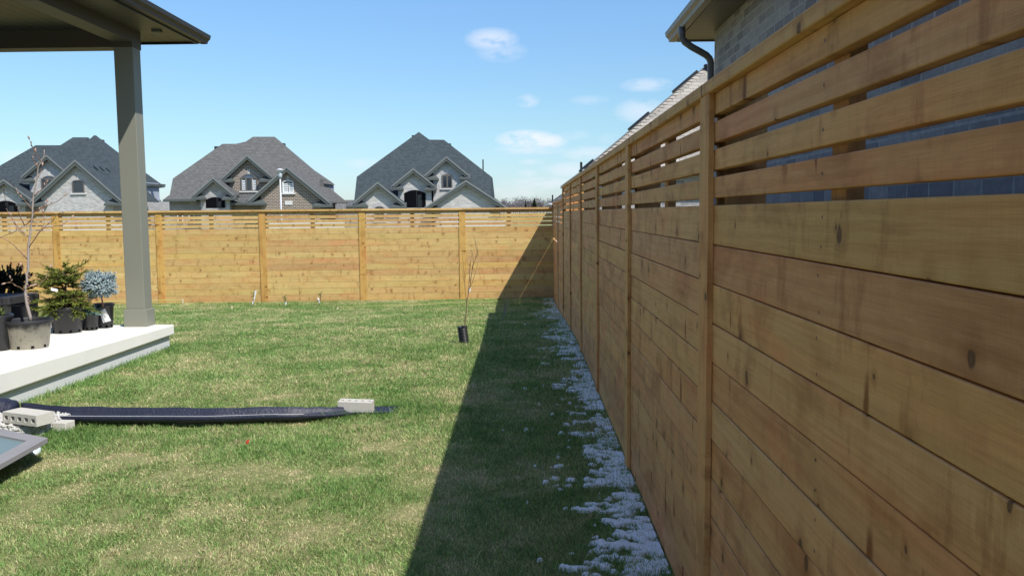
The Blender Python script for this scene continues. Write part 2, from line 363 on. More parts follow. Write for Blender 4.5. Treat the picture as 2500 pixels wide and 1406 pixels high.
# soffit with panel grooves along one axis
def soffit(name, c, axis, pitch=.13, wdt=.12):
    m, b = newmat(name)
    t = N('ShaderNodeTexCoord'); s_ = N('ShaderNodeSeparateXYZ'); L(t.outputs['Object'], s_.inputs[0])
    fr = Mth('FRACT', Mth('DIVIDE', s_.outputs[axis], pitch))
    g = Mth('LESS_THAN', fr, wdt)
    L(mixc(g, c, tuple(x*.2 for x in c)), b.inputs['Base Color']); b.inputs['Roughness'].default_value = .5
    bump(b, Mth('SUBTRACT', 1, g), .006)
    return m
M['soffit_y'] = soffit('soffit_y', (.062, .056, .040), 1)
M['soffit_x'] = soffit('soffit_x', (.045, .042, .030), 0)
M['soffit_near'] = soffit('soffit_near', (.13, .12, .095), 1, .07, .12)
# muddy nursery pot
m, b = newmat('pot_muddy'); t_ = N('ShaderNodeTexCoord'); s_ = N('ShaderNodeSeparateXYZ'); L(t_.outputs['Object'], s_.inputs[0])
f = noise(t_.outputs['Object'], 9, 7, .7); lim = Mth('MULTIPLY', Mth('SUBTRACT', Mth('ADD', Mth('SUBTRACT', .22, s_.outputs[2]), Mth('MULTIPLY', f, .18)), .06), 14, clamp=True)
spk = Mth('GREATER_THAN', noise(mapping(t_.outputs['Object'], (1, 1, .6)), 34, 5, .7), .41)
L(mixc(Mth('MULTIPLY', lim, Mth('MULTIPLY_ADD', spk, .45, .45)), (.02, .021, .024), (.42, .39, .31)), b.inputs['Base Color']); b.inputs['Roughness'].default_value = .6; M['pot_muddy'] = m
# lawn
def lawn_patch(ob):
    a = noise(mapping(ob, (1.0, .8, 1)), 1.15, 5, .62)
    c = noise(ob, 6.5, 4, .6)
    st = noise(ob, 2.6, 4, .65)
    st = Mth('MULTIPLY', Mth('SUBTRACT', st, .56, clamp=True), 1.1)
    return Mth('ADD', Mth('ADD', Mth('MULTIPLY', a, .62), Mth('MULTIPLY', c, .36)), st)
def grass_color(extra=None):
    t = N('ShaderNodeTexCoord'); ob = t.outputs['Object']
    p = lawn_patch(ob)
    if extra is not None: p = Mth('ADD', p, extra)
    return p, ob
m, b = newmat('ground'); p, ob = grass_color()
L(mixc(.5, ramp(p, [(.36, (.14, .19, .055)), (.50, (.26, .27, .11)), (.60, (.40, .35, .18)), (.68, (.52, .43, .27))]), ramp(noise(ob, 60, 5, .7), [(.3, (.10, .13, .04)), (.7, (.42, .40, .19))])), b.inputs['Base Color'])
b.inputs['Roughness'].default_value = .95; b.inputs['Specular IOR Level'].default_value = .1; bump(b, noise(ob, 60, 5, .7), .015); M['ground'] = m
m, b = newmat('grass')
at = N('ShaderNodeAttribute', attribute_name='rnd').outputs['Fac']; lu = N('ShaderNodeAttribute', attribute_name='lush').outputs['Fac']
p, ob = grass_color(Mth('MULTIPLY', Mth('SUBTRACT', at, .5), .30))
p = Mth('SUBTRACT', p, Mth('MULTIPLY', lu, .15))
L(ramp(p, [(.27, (.11, .235, .05)), (.40, (.195, .345, .09)), (.50, (.305, .42, .145)), (.59, (.47, .48, .22)), (.68, (.70, .59, .37))]), b.inputs['Base Color'])
bc = mixc(1.0, b.inputs['Base Color'].links[0].from_socket, ramp(Mth('FRACT', Mth('MULTIPLY', at, 7.31)), [(0, .45), (1, 1.55)]), 'MULTIPLY'); L(bc, b.inputs['Base Color'])
b.inputs['Roughness'].default_value = .55; b.inputs['Specular IOR Level'].default_value = .3
tl = N('ShaderNodeBsdfTranslucent'); L(b.inputs['Base Color'].links[0].from_socket, tl.inputs[0])
ms = N('ShaderNodeMixShader'); ms.inputs[0].default_value = .3; L(b.outputs[0], ms.inputs[1]); L(tl.outputs[0], ms.inputs[2])
L(ms.outputs[0], [n for n in nt.nodes if n.type == 'OUTPUT_MATERIAL'][0].inputs[0]); M['grass'] = m
M['snow'] = simple('snow', (.93, .94, .96), .6, .02, 20, .3, 0, .004)

# ------------------------------------------------------------------ ground
def gz(x, y):
    t = min(1, max(0, (y-9.5)/10)); z = -.36*t*t*(3-2*t)
    t = min(1, max(0, (y-21)/12)); return z - .64*t*t*(3-2*t)
ys = [-400, -60, -20, -8] + [i*.5-4 for i in range(0, 75)] + [36, 45, 60, 90, 150, 400, 1500, 4000]
xs = [-4000, -800, -200, -80, -40, -20, -12, -8, -4, -2, 0, 2, 6, 12, 25, 60, 200, 800, 4000]
g = MB(); g.v = [(x, y, gz(x, y)) for y in ys for x in xs]; nx = len(xs)
for j in range(len(ys)-1):
    for i in range(nx-1):
        g.f.append((j*nx+i, j*nx+i+1, (j+1)*nx+i+1, (j+1)*nx+i)); g.uv += [(0, 0)]*4; g.b.append(0); g.m.append(0)
g.build('ground', M['ground'], kind='structure', smooth=True)
rd = MB(); rd.box(-200, 200, 44, 52, -1.02, -.996); rd.build('road', M['asphalt'], kind='structure')

# ------------------------------------------------------------------ right fence (runs along Y, its boards facing -X)
FX = .65
BH = .137
def fence_panel(name, a, bpt, front, top, bottom, mat, parent, nslat=4, slit=False, seed=0, bev=0):
    """boards from a to b (2D points), front = unit 2D normal towards the viewer, top = underside of the cap"""
    random.seed(seed)
    mb = MB(); a, bpt, fr = Vector((*a, 0)), Vector((*bpt, 0)), Vector((*front, 0))
    l = bpt-a; z = top
    for k in range(nslat):
        j = random.uniform(-.002, .002)
        mb.plank(a-fr*.036+Vector((0, 0, z-.070+j)), l, (0, 0, .070), fr*.036); z -= .0945
    k = 0
    while z > bottom:
        j = random.uniform(-.0015, .0015)
        gap = .0035 if not (slit and k == 2) else .0414
        tilt = Vector((0, 0, random.uniform(-.0012, .0012)))
        mb.plank(a-fr*(.020+j)+Vector((0, 0, z-BH+gap)), l+tilt, (0, 0, BH-gap), fr*.020)
        if not (slit and k in (2, 3)):
            mb.box(*([min(a.x, bpt.x)-(.0 if abs(fr.x) < .5 else 0), max(a.x, bpt.x)] if abs(fr.x) < .5 else [a.x+.0205, a.x+.027]),
                   *([min(a.y, bpt.y), max(a.y, bpt.y)] if abs(fr.x) > .5 else [a.y+.021, a.y+.0275]), z-BH-.012, z-BH+.012, 0, 0) if abs(fr.x) > .5 else \
            mb.plank(a-fr*.0275+Vector((0, 0, z-BH-.012)), l, (0, 0, .024), fr*.007)
        z -= BH; k += 1
    # screws into the middle stud and beside the posts
    n = l.normalized()
    zz = top-.378
    while zz > bottom+.1:
        for dz in (.03, .105):
            for s_ in (l.length*.5+random.uniform(-.012, .012),):
                c = a+n*s_+fr*.0012+Vector((0, 0, zz-dz+random.uniform(-.006, .006)))
                mb.face([c+n*.0035*math.cos(q)+Vector((0, 0, .0045*math.sin(q))) for q in [i*PI/3 for i in range(6)]], None, 0, 1)
        zz -= BH
    for k in range(nslat):
        c = a+n*(l.length*.5)+fr*.0012+Vector((0, 0, top-.035-.0945*k))
        mb.face([c+n*.0035*math.cos(q)+Vector((0, 0, .0045*math.sin(q))) for q in [i*PI/3 for i in range(6)]], None, 0, 1)
    return mb.build(name, [mat, M['nail']], parent, bevel=bev)

CAPZ = 2.017
rf = empty('privacy_fence', (FX, 8, 0), 'tall brown wood privacy fence in shade running down the right side of the lawn', 'fence')
posts = [-1.55, .75, 3.02, 5.30, 7.56, 9.80, 12.06, 14.34, 16.62, 18.9]
for i in range(len(posts)-1):
    y0, y1 = posts[i], posts[i+1]
    top = CAPZ if y0 < 14.3 else 1.80
    bot = -.05 if y1 < 10 else -.45
    fence_panel('board_panel', (FX, y0), (FX, y1-.004 if i < 8 else 19.612), (-1, 0), top, bot, M['wood_brown'], rf, 4, slit=(i == 8), seed=20+i, bev=.0035 if i < 4 else 0)
for i, y in enumerate(posts[:-1]):
    random.seed(50+i); top = CAPZ if y < 14.4 else 1.80; zb = gz(0, y)-.05
    p = MB(); p.plank((FX+.038, y-.07, zb), (0, 0, top-zb), (0, .14, 0), (.14, 0, 0)); p.build('post', M['wood_brown'], rf)
    p = MB(); p.plank((FX-.021, y-.072, zb), (0, 0, top-zb), (0, .144, 0), (.0195, 0, 0), .1+.8*random.random()); p.build('post_trim', M['wood_brown'], rf)
    if i < 8:
        ym = (y+posts[i+1])/2
        p = MB(); p.plank((FX+.037, ym-.045, zb), (0, 0, top-zb-.002), (0, .09, 0), (.038, 0, 0)); p.build('stud', M['wood_brown'], rf)
for (y0, y1, t) in [(-1.62, .75, CAPZ), (.752, 5.3, CAPZ), (5.302, 9.8, CAPZ), (9.802, 14.42, CAPZ), (14.422, 19.6, 1.80)]:
    p = MB(); p.plank((FX-.026, y0, t), (0, y1-y0, 0), (.14, 0, 0), (0, 0, .044)); p.build('cap_rail', M['wood_brown'], rf, bevel=.005)

# ------------------------------------------------------------------ back fence
bf = empty('privacy_fence', (-5, 19.2, -.36), 'long golden wood privacy fence in full sun closing off the back of the lawn', 'fence')
B0 = Vector((.70, 19.62)); B1 = Vector((-13.2, 18.72)); bdir = (B0-B1).normalized(); bfr = Vector((bdir.y, -bdir.x))
if bfr.y > 0: bfr = -bfr
CAPB = 1.695
def bat(px):                                          # point on the fence line seen at column px
    d = ray(px, 600); n = Vector((-bdir.y, bdir.x)); t = (B0-Vector((CAM.x, CAM.y))).dot(n)/Vector((d.x, d.y)).dot(n)
    return Vector((d.x*t, d.y*t))
bp = [bat(x) for x in (-118, 139, 390, 642, 885, 1129)]
ends = [B1]+bp+[B0]
ends[0] = bp[0]-bdir*2.25
for i in range(len(ends)-1):
    fence_panel('board_panel', tuple(ends[i]+bdir*.002), tuple(ends[i+1]-bdir*.002), tuple(bfr), CAPB, -.42, M['wood_gold'], bf, 4, seed=77+i)
for i, q in enumerate(bp):
    random.seed(90+i); q3 = Vector((*q, 0)); d3 = Vector((*bdir, 0)); f3 = Vector((*bfr, 0)); zb = -.42
    p = MB(); p.plank(q3-d3*.07-f3*.178+Vector((0, 0, zb)), (0, 0, CAPB-zb), d3*.14, f3*.14); p.build('post', M['wood_post'], bf)
    p = MB(); p.plank(q3-d3*.072+f3*.0015+Vector((0, 0, zb)), (0, 0, CAPB-zb), d3*.144, f3*.0195); p.build('post_trim', M['wood_post'], bf)
for i in range(len(ends)-1):
    q = (ends[i]+ends[i+1])/2; q3 = Vector((*q, 0)); d3 = Vector((*bdir, 0)); f3 = Vector((*bfr, 0))
    p = MB(); p.plank(q3-d3*.045-f3*.076+Vector((0, 0, -.42)), (0, 0, CAPB+.418), d3*.09, f3*.038); p.build('stud', M['wood_post'], bf)
for i in range(len(ends)-1):
    a = Vector((*ends[i], CAPB)); l = Vector((*(ends[i+1]-ends[i]), 0)); f3 = Vector((*bfr, 0))
    p = MB(); p.plank(a-f3*.09, l*.9985, f3*.145, (0, 0, .042)); p.build('cap_rail', M['wood_gold'], bf)
# fence of the next yard behind the gap, in sun
nf = empty('yard_fence', (5, 21, -.4), 'sunlit golden board fence beyond the right fence, glimpsed between its slats', 'fence')
fence_panel('board_panel', (.95, 19.66), (9, 20.2), (0.067, -1), 1.66, -.45, M['wood_gold'], nf, 4, seed=133)

# ------------------------------------------------------------------ patio slab
SX = -4.325
def slabz(y): return .29+(10.34-y)*.016
sb = MB()
V = [(-13, -3, .17), (SX, -3, .17), (SX, 10.34, .17), (-13, 10.34, .17), (-13, -3, slabz(-3)), (SX, -3, slabz(-3)), (SX, 10.34, .29), (-13, 10.34, .29)]
sb.poly(V, [(0, 3, 2, 1), (4, 5, 6, 7), (0, 1, 5, 4), (1, 2, 6, 5), (2, 3, 7, 6), (3, 0, 4, 7)])
pt = sb.build('patio_slab', M['concrete'], bevel=.012); pt['kind'] = 'structure'
sw = MB(); sw.box(-13, SX-.045, -3, 10.29, -.2, .169); wl = sw.build('patio_foundation', M['concrete_wall']); wl['kind'] = 'structure'

# ------------------------------------------------------------------ porch
po = empty('porch', (-4.65, 10.3, .29), 'covered porch corner with square taupe column, dark eave and gutter over the concrete patio', 'porch')
c = MB(); c.box(-4.805, -4.58, 10.125, 10.33, .30, 3.60); c.build('column', M['col_paint'], po, bevel=.006)
c = MB(); c.box(-4.832, -4.553, 10.10, 10.335, .2895, .50); c.build('column_base', M['col_paint'], po, bevel=.006)
c = MB(); c.box(-4.81, -4.575, -3, 10.11, 3.655, 3.84); c.box(-13, -4.575, 10.112, 10.345, 3.592, 3.84); c.build('beam', M['beam_paint'], po)
EX, EY = -4.13, 10.92
c = MB()
c.face([(EX, EY, 3.80), (-4.58, 10.35, 3.80), (-4.58, -3, 3.80), (EX, -3, 3.80)], None, 0, 0)
c.face([(EX, EY, 3.80), (-13, EY, 3.80), (-13, 10.35, 3.80), (-4.58, 10.35, 3.80)], None, 0, 1)
c.face([(-4.79, 10.11, 3.799), (-13, 10.11, 3.799), (-13, -3, 3.799), (-4.79, -3, 3.799)], None, 0, 1)
c.build('soffit', [M['soffit_y'], M['soffit_x']], po)
c = MB(); c.box(EX, EX+.02, -3, EY+.02, 3.775, 3.93); c.box(-13, EX-.002, EY, EY+.02, 3.775, 3.93); c.build('fascia', M['trim_black'], po)
gp = [(0, 0), (.075, 0), (.085, .03), (.115, .06), (.125, .105), (.117, .105), (.105, .065), (.078, .036), (.068, .008), (.008, .008), (.008, .105), (0, .105)]
def gutter(mb, x, y0, y1, z, sgn, h=1.0):
    mb.extrude([(x+sgn*a, y0, z+b_*h) for a, b_ in gp], (0, y1-y0, 0))
gmb = MB(); gutter(gmb, EX+.022, -3, EY+.13, 3.795, 1)
gmb.extrude([(-13, EY+.022+a, 3.795+b_) for a, b_ in gp], (13+EX+.1, 0, 0)); gmb.build('gutter', M['trim_black'], po)
rfm = MB(); ez = 3.93
rfm.poly([(EX+.08, -3, ez), (EX+.08, EY+.08, ez), (-13, EY+.08, ez), (-13, -3, ez), (-8, -3, ez+2.2), (-8, 6.8, ez+2.2), (-13, 6.8, ez+2.2), (-13, -3, ez+2.2)],
         [(0, 1, 5, 4), (1, 2, 6, 5), (0, 3, 2, 1), (4, 5, 6, 7), (0, 4, 7, 3), (2, 3, 7, 6)])
rfm.build('roof', M['shingle_dark'], po)
c = MB(); q = onz(383, 77, 3.79); c.lathe([(0, -.022), (.04, -.022), (.06, -.012), (.062, .008)], (q.x, q.y, 3.79), 20); c.build('soffit_vent', M['trim'], po)

oh = empty('home_blocker', (-9, -6, 0), 'unseen house block added beside the covered porch to darken it', 'house')
c = MB(); c.box(-14, -4.35, -12, 4.0, -.2, 6.2); c.build('wall', M['beam_paint'], oh)  # block out of view, added to keep sky light off the column front
# ------------------------------------------------------------------ houses
def roof_solid(name, pts, Y0, ze, s, mat, root, depth=9):
    Fp = [onslope(px, py, Y0, ze, s) for px, py in pts]; r = MB()
    zm = min(p.z for p in Fp); Bp = [p+Vector((0, max(.3, depth-2*(p.z-zm)/s), 0)) for p in Fp]
    n_ = len(Fp); area = sum(Fp[i].x*Fp[(i+1) % n_].z-Fp[(i+1) % n_].x*Fp[i].z for i in range(n_))
    if area < 0: Fp, Bp = Fp[::-1], Bp[::-1]
    r.face(Fp); r.face(Bp[::-1])
    for i in range(n_):
        j = (i+1) % n_; r.face([Fp[i], Bp[i], Bp[j]]); r.face([Fp[i], Bp[j], Fp[j]])
    return r.build(name, mat, root)
def gable(root, A, Lf, Rf, Y, xl, xr, wall, roof, trim='trim', base=-1.05, depth=6, oh=.35, ret=True, slope_trim=.24, wall_top=None):
    a, l, r = P(*A, Y), P(*Lf, Y), P(*Rf, Y)
    Yw = Y+oh
    XL, XR = P(xl, 480, Yw).x, P(xr, 480, Yw).x
    def zr(x):
        e = l if x < a.x else r
        return a.z+(e.z-a.z)*(x-a.x)/(e.x-a.x)
    wpts = [(XL, Yw, base), (XR, Yw, base), (XR, Yw, zr(XR)-.12), (a.x, Yw, a.z-.16), (XL, Yw, zr(XL)-.12)]
    w_ = MB(); w_.extrude(wpts, (0, depth*.8, 0)); wo_ = w_.build('gable_wall', M[wall], root)
    rm = MB(); tm = MB(); t2 = MB()
    for e in (l, r):
        up = Vector((0, 0, .07))
        rm.extrude([a, e, e+up, a+up], (0, depth, 0))
        k = Vector((0, 0, -slope_trim))
        tm.extrude([a-Vector((0, .03, 0)), e-Vector((0, .03, 0)), e+k-Vector((0, .03, 0)), a+k-Vector((0, .03, 0))], (0, .06, 0))
        t2.extrude([a+up*1.1-Vector((0, .07, 0)), e+up*1.1-Vector((0, .07, 0)), e-Vector((0, .07, .05)), a-Vector((0, .07, .05))], (0, .037, 0))
        tm.extrude([a+k*.25+Vector((0, .035, 0)), e+k*.25+Vector((0, .035, 0)), e+k*.6+Vector((0, .035, 0)), a+k*.6+Vector((0, .035, 0))], (0, oh-.05, 0))   # soffit
    rm.build('gable_roof', M[roof], root); tm.build('rake_board', M[trim], root); t2.build('drip_edge', M['trim_light'], root)
    if ret:
        for e, s_, xw in ((l, 1, XL), (r, -1, XR)):
            t = MB(); x0 = e.x-s_*.12; x1 = xw+s_*.42
            z0 = e.z-.30
            t.extrude([(x0, Y-.06, z0), (x1, Y-.06, z0), (x1, Y-.06, z0+.13), (x0, Y-.06, z0+.13)], (0, oh+.25, 0))
            t.poly([(x0, Y-.06, z0+.13), (x1, Y-.06, z0+.13), (x1-s_*.30, Y+oh, z0+.42), (x0, Y+oh, z0+.42), (x0, Y+oh, z0+.13), (x1, Y+oh, z0+.13)],
                   [(0, 1, 2, 3), (1, 5, 2), (0, 3, 4), (5, 4, 3, 2)])
            t.build('eave_return', M[trim], root)
    return Yw
def arch_pts(xl, xr, yt, ysp, yb, Y, n=10, grow=0.):
    a, b_, c_, d_ = P(xl, ysp, Y), P(xr, ysp, Y), P((xl+xr)/2, yt, Y), P((xl+xr)/2, yb, Y)
    x0, x1, zs, zt, zb = a.x-grow, b_.x+grow, (a.z+b_.z)/2, c_.z+grow, d_.z
    top = [(x1+(x0-x1)*t/n, Y, zs+(zt-zs)*(1-(2*t/n-1)**2)) for t in range(n+1)]
    return [(x0, Y, zb), (x1, Y, zb)]+top, (x0, x1, zs, zt, zb)
def window(root, xl, xr, yt, ysp, yb, Yw, glass='glass', frame='frame_taupe', mull=0, sill=True, sold='soldier_light', transom=False, shutters=None, key=True):
    Y = Yw-.012
    pts, (x0, x1, zs, zt, zb) = arch_pts(xl, xr, yt, ysp, yb, Y)
    W = MB(); fw = .07
    inner, _ = arch_pts(xl, xr, yt, ysp, yb, Y, grow=-fw)
    inner[0] = (inner[0][0], Y, zb+fw); inner[1] = (inner[1][0], Y, zb+fw)
    n = len(pts)
    for i in range(n):
        j = (i+1) % n
        W.extrude([pts[i], pts[j], inner[j], inner[i]], (0, -.06, 0))
    if transom: W.box(x0, x1, Y-.055, Y, zs-.05, zs+.05)
    for k in range(mull):
        xm = x0+(x1-x0)*(k+1)/(mull+1); W.box(xm-.05, xm+.05, Y-.057, Y, zb+.02, zs if transom else zs+(zt-zs)*.5)
    fr = W.build('window', M[frame], root)
    g_ = MB()
    g_.face([tuple(Vector(p)-Vector((0, .008, 0))) for p in pts]); g_.build('pane', M[glass], fr)
    if transom:
        g2 = MB(); g2.face([(x0+fw, Y-.014, zs+.05), (x1-fw, Y-.014, zs+.05)]+[tuple(Vector(p)-Vector((0, .014, 0))) for p in inner[2:]]); g2.build('transom_pane', M['glass_blue'], fr)
    if shutters:
        S = MB()
        for (fa, fb) in shutters:
            xa, xb = x0+(x1-x0)*fa+.03, x0+(x1-x0)*fb-.03
            zt_ = zs-.06 if transom else zs-.02
            S.box(xa, xa+.05, Y-.022, Y-.009, zb+.05, zt_); S.box(xb-.05, xb, Y-.022, Y-.009, zb+.05, zt_)
            nn = int((zt_-zb-.1)/.12)
            for k in range(nn):
                z = zb+.08+k*.12; S.box(xa+.05, xb-.05, Y-.020, Y-.009, z, z+.075)
        S.build('shutter', M['white_paint'], fr)
    if sill:
        s_ = MB(); s_.box(x0-.13, x1+.13, Yw-.10, Yw-.002, zb-.09, zb-.002); s_.build('sill', M['stone_sill'], fr)
    if sold:
        A_ = MB(); K = MB(); nn = 16; hw = (x1-x0)/2+.02; cx_ = (x0+x1)/2; th = .26
        def ap(t, o): # t in -1..1
            z = zs+(zt-zs)*(1-t*t); sl_ = -2*t*(zt-zs)/hw; nrm = Vector((-sl_, 0, 1)).normalized() if True else 0
            return Vector((cx_+t*hw*1.04, Yw-.012, z))+nrm*o
        for k in range(nn):
            t0, t1 = -1+2*k/nn+.018, -1+2*(k+1)/nn-.018
            tgt = K if (key and k in (nn//2-1, nn//2)) else A_
            o1 = th*1.15 if tgt is K else th
            tgt.extrude([ap(t0, .0), ap(t1, .0), ap(t1, o1), ap(t0, o1)], (0, .02, 0) if tgt is A_ else (0, -.02, 0))
        A_.build('arch_bricks', M[sold], fr)
        if key: K.build('keystone', M['stone_sill'], fr)
    return fr
def opening(root, xl, xr, yt, ysp, yb, Yw, wall='shade_black'):      # entrance arch as a flat black sheet, its inner shade painted on
    Y = Yw-.02
    pts, (x0, x1, zs, zt, zb) = arch_pts(xl, xr, yt, ysp, yb, Y)
    o = MB(); o.face([(p[0], Y+.004, p[2]) for p in pts])
    e = o.build('entrance', M[wall], root)
    fr = MB(); n = len(pts); out, _ = arch_pts(xl, xr, yt, ysp, yb, Y, grow=.03)
    for i in range(1, n-1): fr.extrude([pts[i], pts[i+1], out[i+1], out[i]], (0, -.03, 0))
    fr.build('entrance_trim', M['trim'], e)
    d = MB(); xm = (x0+x1)/2; d.box(xm+.1, xm+.16, Y-.006, Y+.001, zb, zs+.2); d.box(xm+.2, x1-.25, Y-.006, Y+.001, zb, zs-.1); d.build('front_door', M['trim_black'], e)
def eave(root, xl, xr, py, Y, d=.45, name='eave'):
    a, b_ = P(xl, py, Y), P(xr, py, Y); z = (a.z+b_.z)/2
    e = MB(); e.box(a.x, b_.x, Y-.12, Y, z-.14, z+.01); e.box(a.x, b_.x, Y, Y+d, z-.14, z-.10); return e.build(name, M['trim'], root)
def body(root, xl, xr, Y, pytop, mat, depth=9, base=-1.05, name='wall'):
    a, b_ = P(xl, pytop, Y), P(xr, pytop, Y); z = (a.z+b_.z)/2
    w_ = MB(); w_.box(a.x, b_.x, Y, Y+depth, base, z); return w_.build(name, M[mat], root)
def garage_door(root, px, py, w_, h_, Y):
    a = P(px, py, Y); d = MB(); d.box(a.x, a.x+w_, Y-.05, Y-.005, -1.0, -1.0+h_)
    return d.build('garage_door', M['garage'], root)
def roof_vent(root, px, py, Y, w_=.35, h_=.22):
    a = P(px, py, Y); v = MB(); v.box(a.x-w_/2, a.x+w_/2, Y-.2, Y+.3, a.z-.25, a.z+h_*.4); v.build('roof_vent', M['trim_black'], root)

# -- house on the right of the row: dark roof, pale brick, four gables
Y0 = 60
h3 = empty('house', (P(1030, 505, 62).x, 62, -1), 'pale brick house under a dark pyramid roof, rightmost beyond the back fence', 'house', 'houses beyond the back fence')
ze = P(1030, 495, Y0).z
roof_solid('main_roof', [(864, 496), (871, 432), (1022.5, 322.5), (1135, 405), (1198, 465), (1199, 496)], Y0, ze, 1.0, M['shingle_dark'], h3, 8)
roof_solid('side_roof', [(1000, 496), (1046, 341.3), (1084, 341.8), (1199, 431), (1202, 500)], Y0+1.3, ze, 1.0, M['shingle_dark'], h3, 7)
body(h3, 873, 1200, Y0+.5, 497, 'brick_white', 9)
eave(h3, 864, 905, 496, Y0)
Y3 = gable(h3, (1090, 384.7), (1037, 430), (1143, 428.5), 59.6, 1058, 1138, 'brick_cream', 'shingle_dark')
window(h3, 1079.4, 1104, 424.8, 429, 460, Y3, mull=1, transom=True, sold='soldier_light')
Y2_ = gable(h3, (1009, 413.7), (959, 454), (1061, 455), 59.35, 972, 1053, 'brick_cream', 'shingle_dark')
opening(h3, 986.6, 1038.5, 464.7, 472.5, 507, Y2_)
window(h3, 1006, 1018, 498, 499, 504, Y2_+.06, sill=False, sold=None)
Y1_ = gable(h3, (922, 447), (864, 496), (987, 499), 58.6, 884, 968, 'brick_cream', 'shingle_dark')
window(h3, 915, 938, 503.5, 508, 540, Y1_, mull=1, key=False)
Y4_ = gable(h3, (1137.4, 442.7), (1040, 507), (1236, 507), 57.8, 1062, 1216, 'brick_cream', 'shingle_dark')
garage_door(h3, 1075, 500, 4.4, 2.2, Y4_)
roof_vent(h3, 1011, 333, 66, .3, .15); roof_vent(h3, 1096, 353, 67, .3, .15)
v_ = MB(); q = P(1179.5, 417, 66); v_.tube([q, q+Vector((0, 0, .85))], .05, 8); v_.tube([q-Vector((0, 0, 1.5)), q], .05, 8); v_.build('vent_pipe', M['trim_black'], h3)

# -- middle house: brown brick
h2 = empty('house', (P(610, 505, 62).x, 62, -1), 'brown brick house with grey-brown roof, middle of three beyond the back fence', 'house', 'houses beyond the back fence')
ze = P(610, 487, Y0).z
roof_solid('main_roof', [(412, 487), (422, 436), (530, 362), (600, 346), (617, 334.3), (669, 334.3), (780, 437), (781, 487)], Y0, ze, 1.0, M['shingle_brown'], h2, 4.9)
roof_solid('side_roof', [(412, 487), (422, 436), (543, 351.5), (592, 351.5), (650, 400), (650, 487)], Y0+.6, ze, 1.0, M['shingle_brown'], h2, 5)
roof_solid('back_roof', [(700, 440), (700, 380), (735, 395), (792, 443), (796, 449)], Y0+2.2, ze+1.0, 1.0, M['shingle_brown'], h2, 3)
roof_solid('skirt_roof', [(398, 488), (412, 477), (800, 477), (816, 499), (560, 489)], Y0-.2, ze-.1, .8, M['shingle_brown'], h2, 1)
body(h2, 413, 779, Y0+.5, 488, 'stone_dark', 9); body(h2, 700, 793, Y0+2.6, 449, 'siding', 3, name='side_wall')
eave(h2, 399, 480, 487.5, Y0)
gt = gable(h2, (603.3, 381), (544, 435.5), (666, 434.5), 59.85, 560.5, 650.7, 'brick_brown', 'shingle_brown')
window(h2, 588, 627.7, 424.8, 434, 466.7, gt, mull=2, transom=True, sold='soldier', shutters=[(.0, .33), (.67, 1)])
roof_solid('porch_roof', [(562, 494), (570, 471), (640, 471), (640, 496)], 59.3, P(600, 495, 59.3).z, .7, M['shingle_slate'], h2, 3)
eave(h2, 562, 642, 495.5, 59.25); body(h2, 560, 640, 59.8, 497, 'brick_brown', 3, name='porch_wall')
ge = gable(h2, (520.5, 435.4), (472, 477.6), (571, 478), 58.8, 489.4, 560.5, 'stone_grey', 'shingle_slate')
opening(h2, 502, 549, 482, 489, 508, ge)
gg = gable(h2, (699.7, 409.4), (608, 490.5), (805, 495.5), 57.9, 636, 780, 'brick_brown', 'shingle_brown', slope_trim=.28)
window(h2, 689.5, 717, 439.8, 445, 471.5, gg, mull=0, sold='soldier', shutters=[(0, .5), (.5, 1)], frame='white_paint')
pl = MB(); a_, b_ = P(695.8, 500.6, gg), P(714, 491, gg); pl.box(a_.x, b_.x, gg-.04, gg-.002, a_.z, b_.z); pl_o = pl.build('address_stone', M['stone_sill'], h2, bevel=.01)
garage_door(h2, 655, 500, 5.2, 2.25, gg)
for x_ in (440, 468): 
    ww = window(h2, x_-7, x_+7, 519, 520, 545, Y0+.5, frame='white_paint', sill=False, sold=None)
roof_vent(h2, 690, 353, 65, .3, .2); roof_vent(h2, 531, 361, 65); roof_vent(h2, 767, 424, 64.5, .3, .2)

# -- left house: dark roof, light brick
h1 = empty('house', (P(180, 505, 62).x, 62, -1), 'light grey brick house with dark roof, leftmost beyond the fence, behind the porch column', 'house', 'houses beyond the back fence')
ze = P(180, 492, Y0).z
roof_solid('main_roof', [(-70, 492), (-70, 444), (0, 404.5), (87, 355), (147, 355), (178, 335.6), (212, 335.6), (225, 400), (230, 492)], Y0, ze, 1.0, M['shingle_dark'], h1, 8)
roof_solid('front_roof', [(130, 492), (150, 400), (230, 330.4), (262, 385), (298, 450), (262, 454), (250, 492)], Y0-.3, ze, 1.0, M['shingle_dark'], h1, 9.9)
body(h1, -65, 300, Y0+.5, 490, 'brick_white', 9)
a_ = P(388, 448, 67.6); b2 = P(300, 448, 66.3)
sdw = MB(); sdw.box(b2.x, a_.x, 63.5, 67.6, -1.05, a_.z); sdw.build('side_wall', M['siding'], h1)
ev = MB(); a2 = P(397, 449, 66); ev.box(b2.x, a2.x, 65.75, 66.1, a2.z-.16, a2.z-.02); ev.box(a2.x, a2.x+.1, 65.7, 66.3, a2.z-.18, a2.z-.03); ev.build('eave', M['trim'], h1)
g1 = gable(h1, (114, 381), (52, 434), (176, 434), 59.95, 74, 156, 'brick_white', 'shingle_dark')
window(h1, 101, 139, 429.4, 437, 466, g1, mull=2, transom=True)
g3_ = gable(h1, (9.2, 440.6), (-62, 492), (82, 492), 59.0, -46, 60, 'brick_white', 'shingle_dark')
opening(h1, -14, 42, 491, 499, 520, g3_)
g2 = gable(h1, (183.7, 393.3), (74, 494), (297, 491.5), 57.9, 100, 274, 'brick_white', 'shingle_dark', slope_trim=.3)
window(h1, 176.7, 205.3, 439.4, 443, 471.7, g2)
garage_door(h1, 120, 500, 5.2, 2.25, g2)
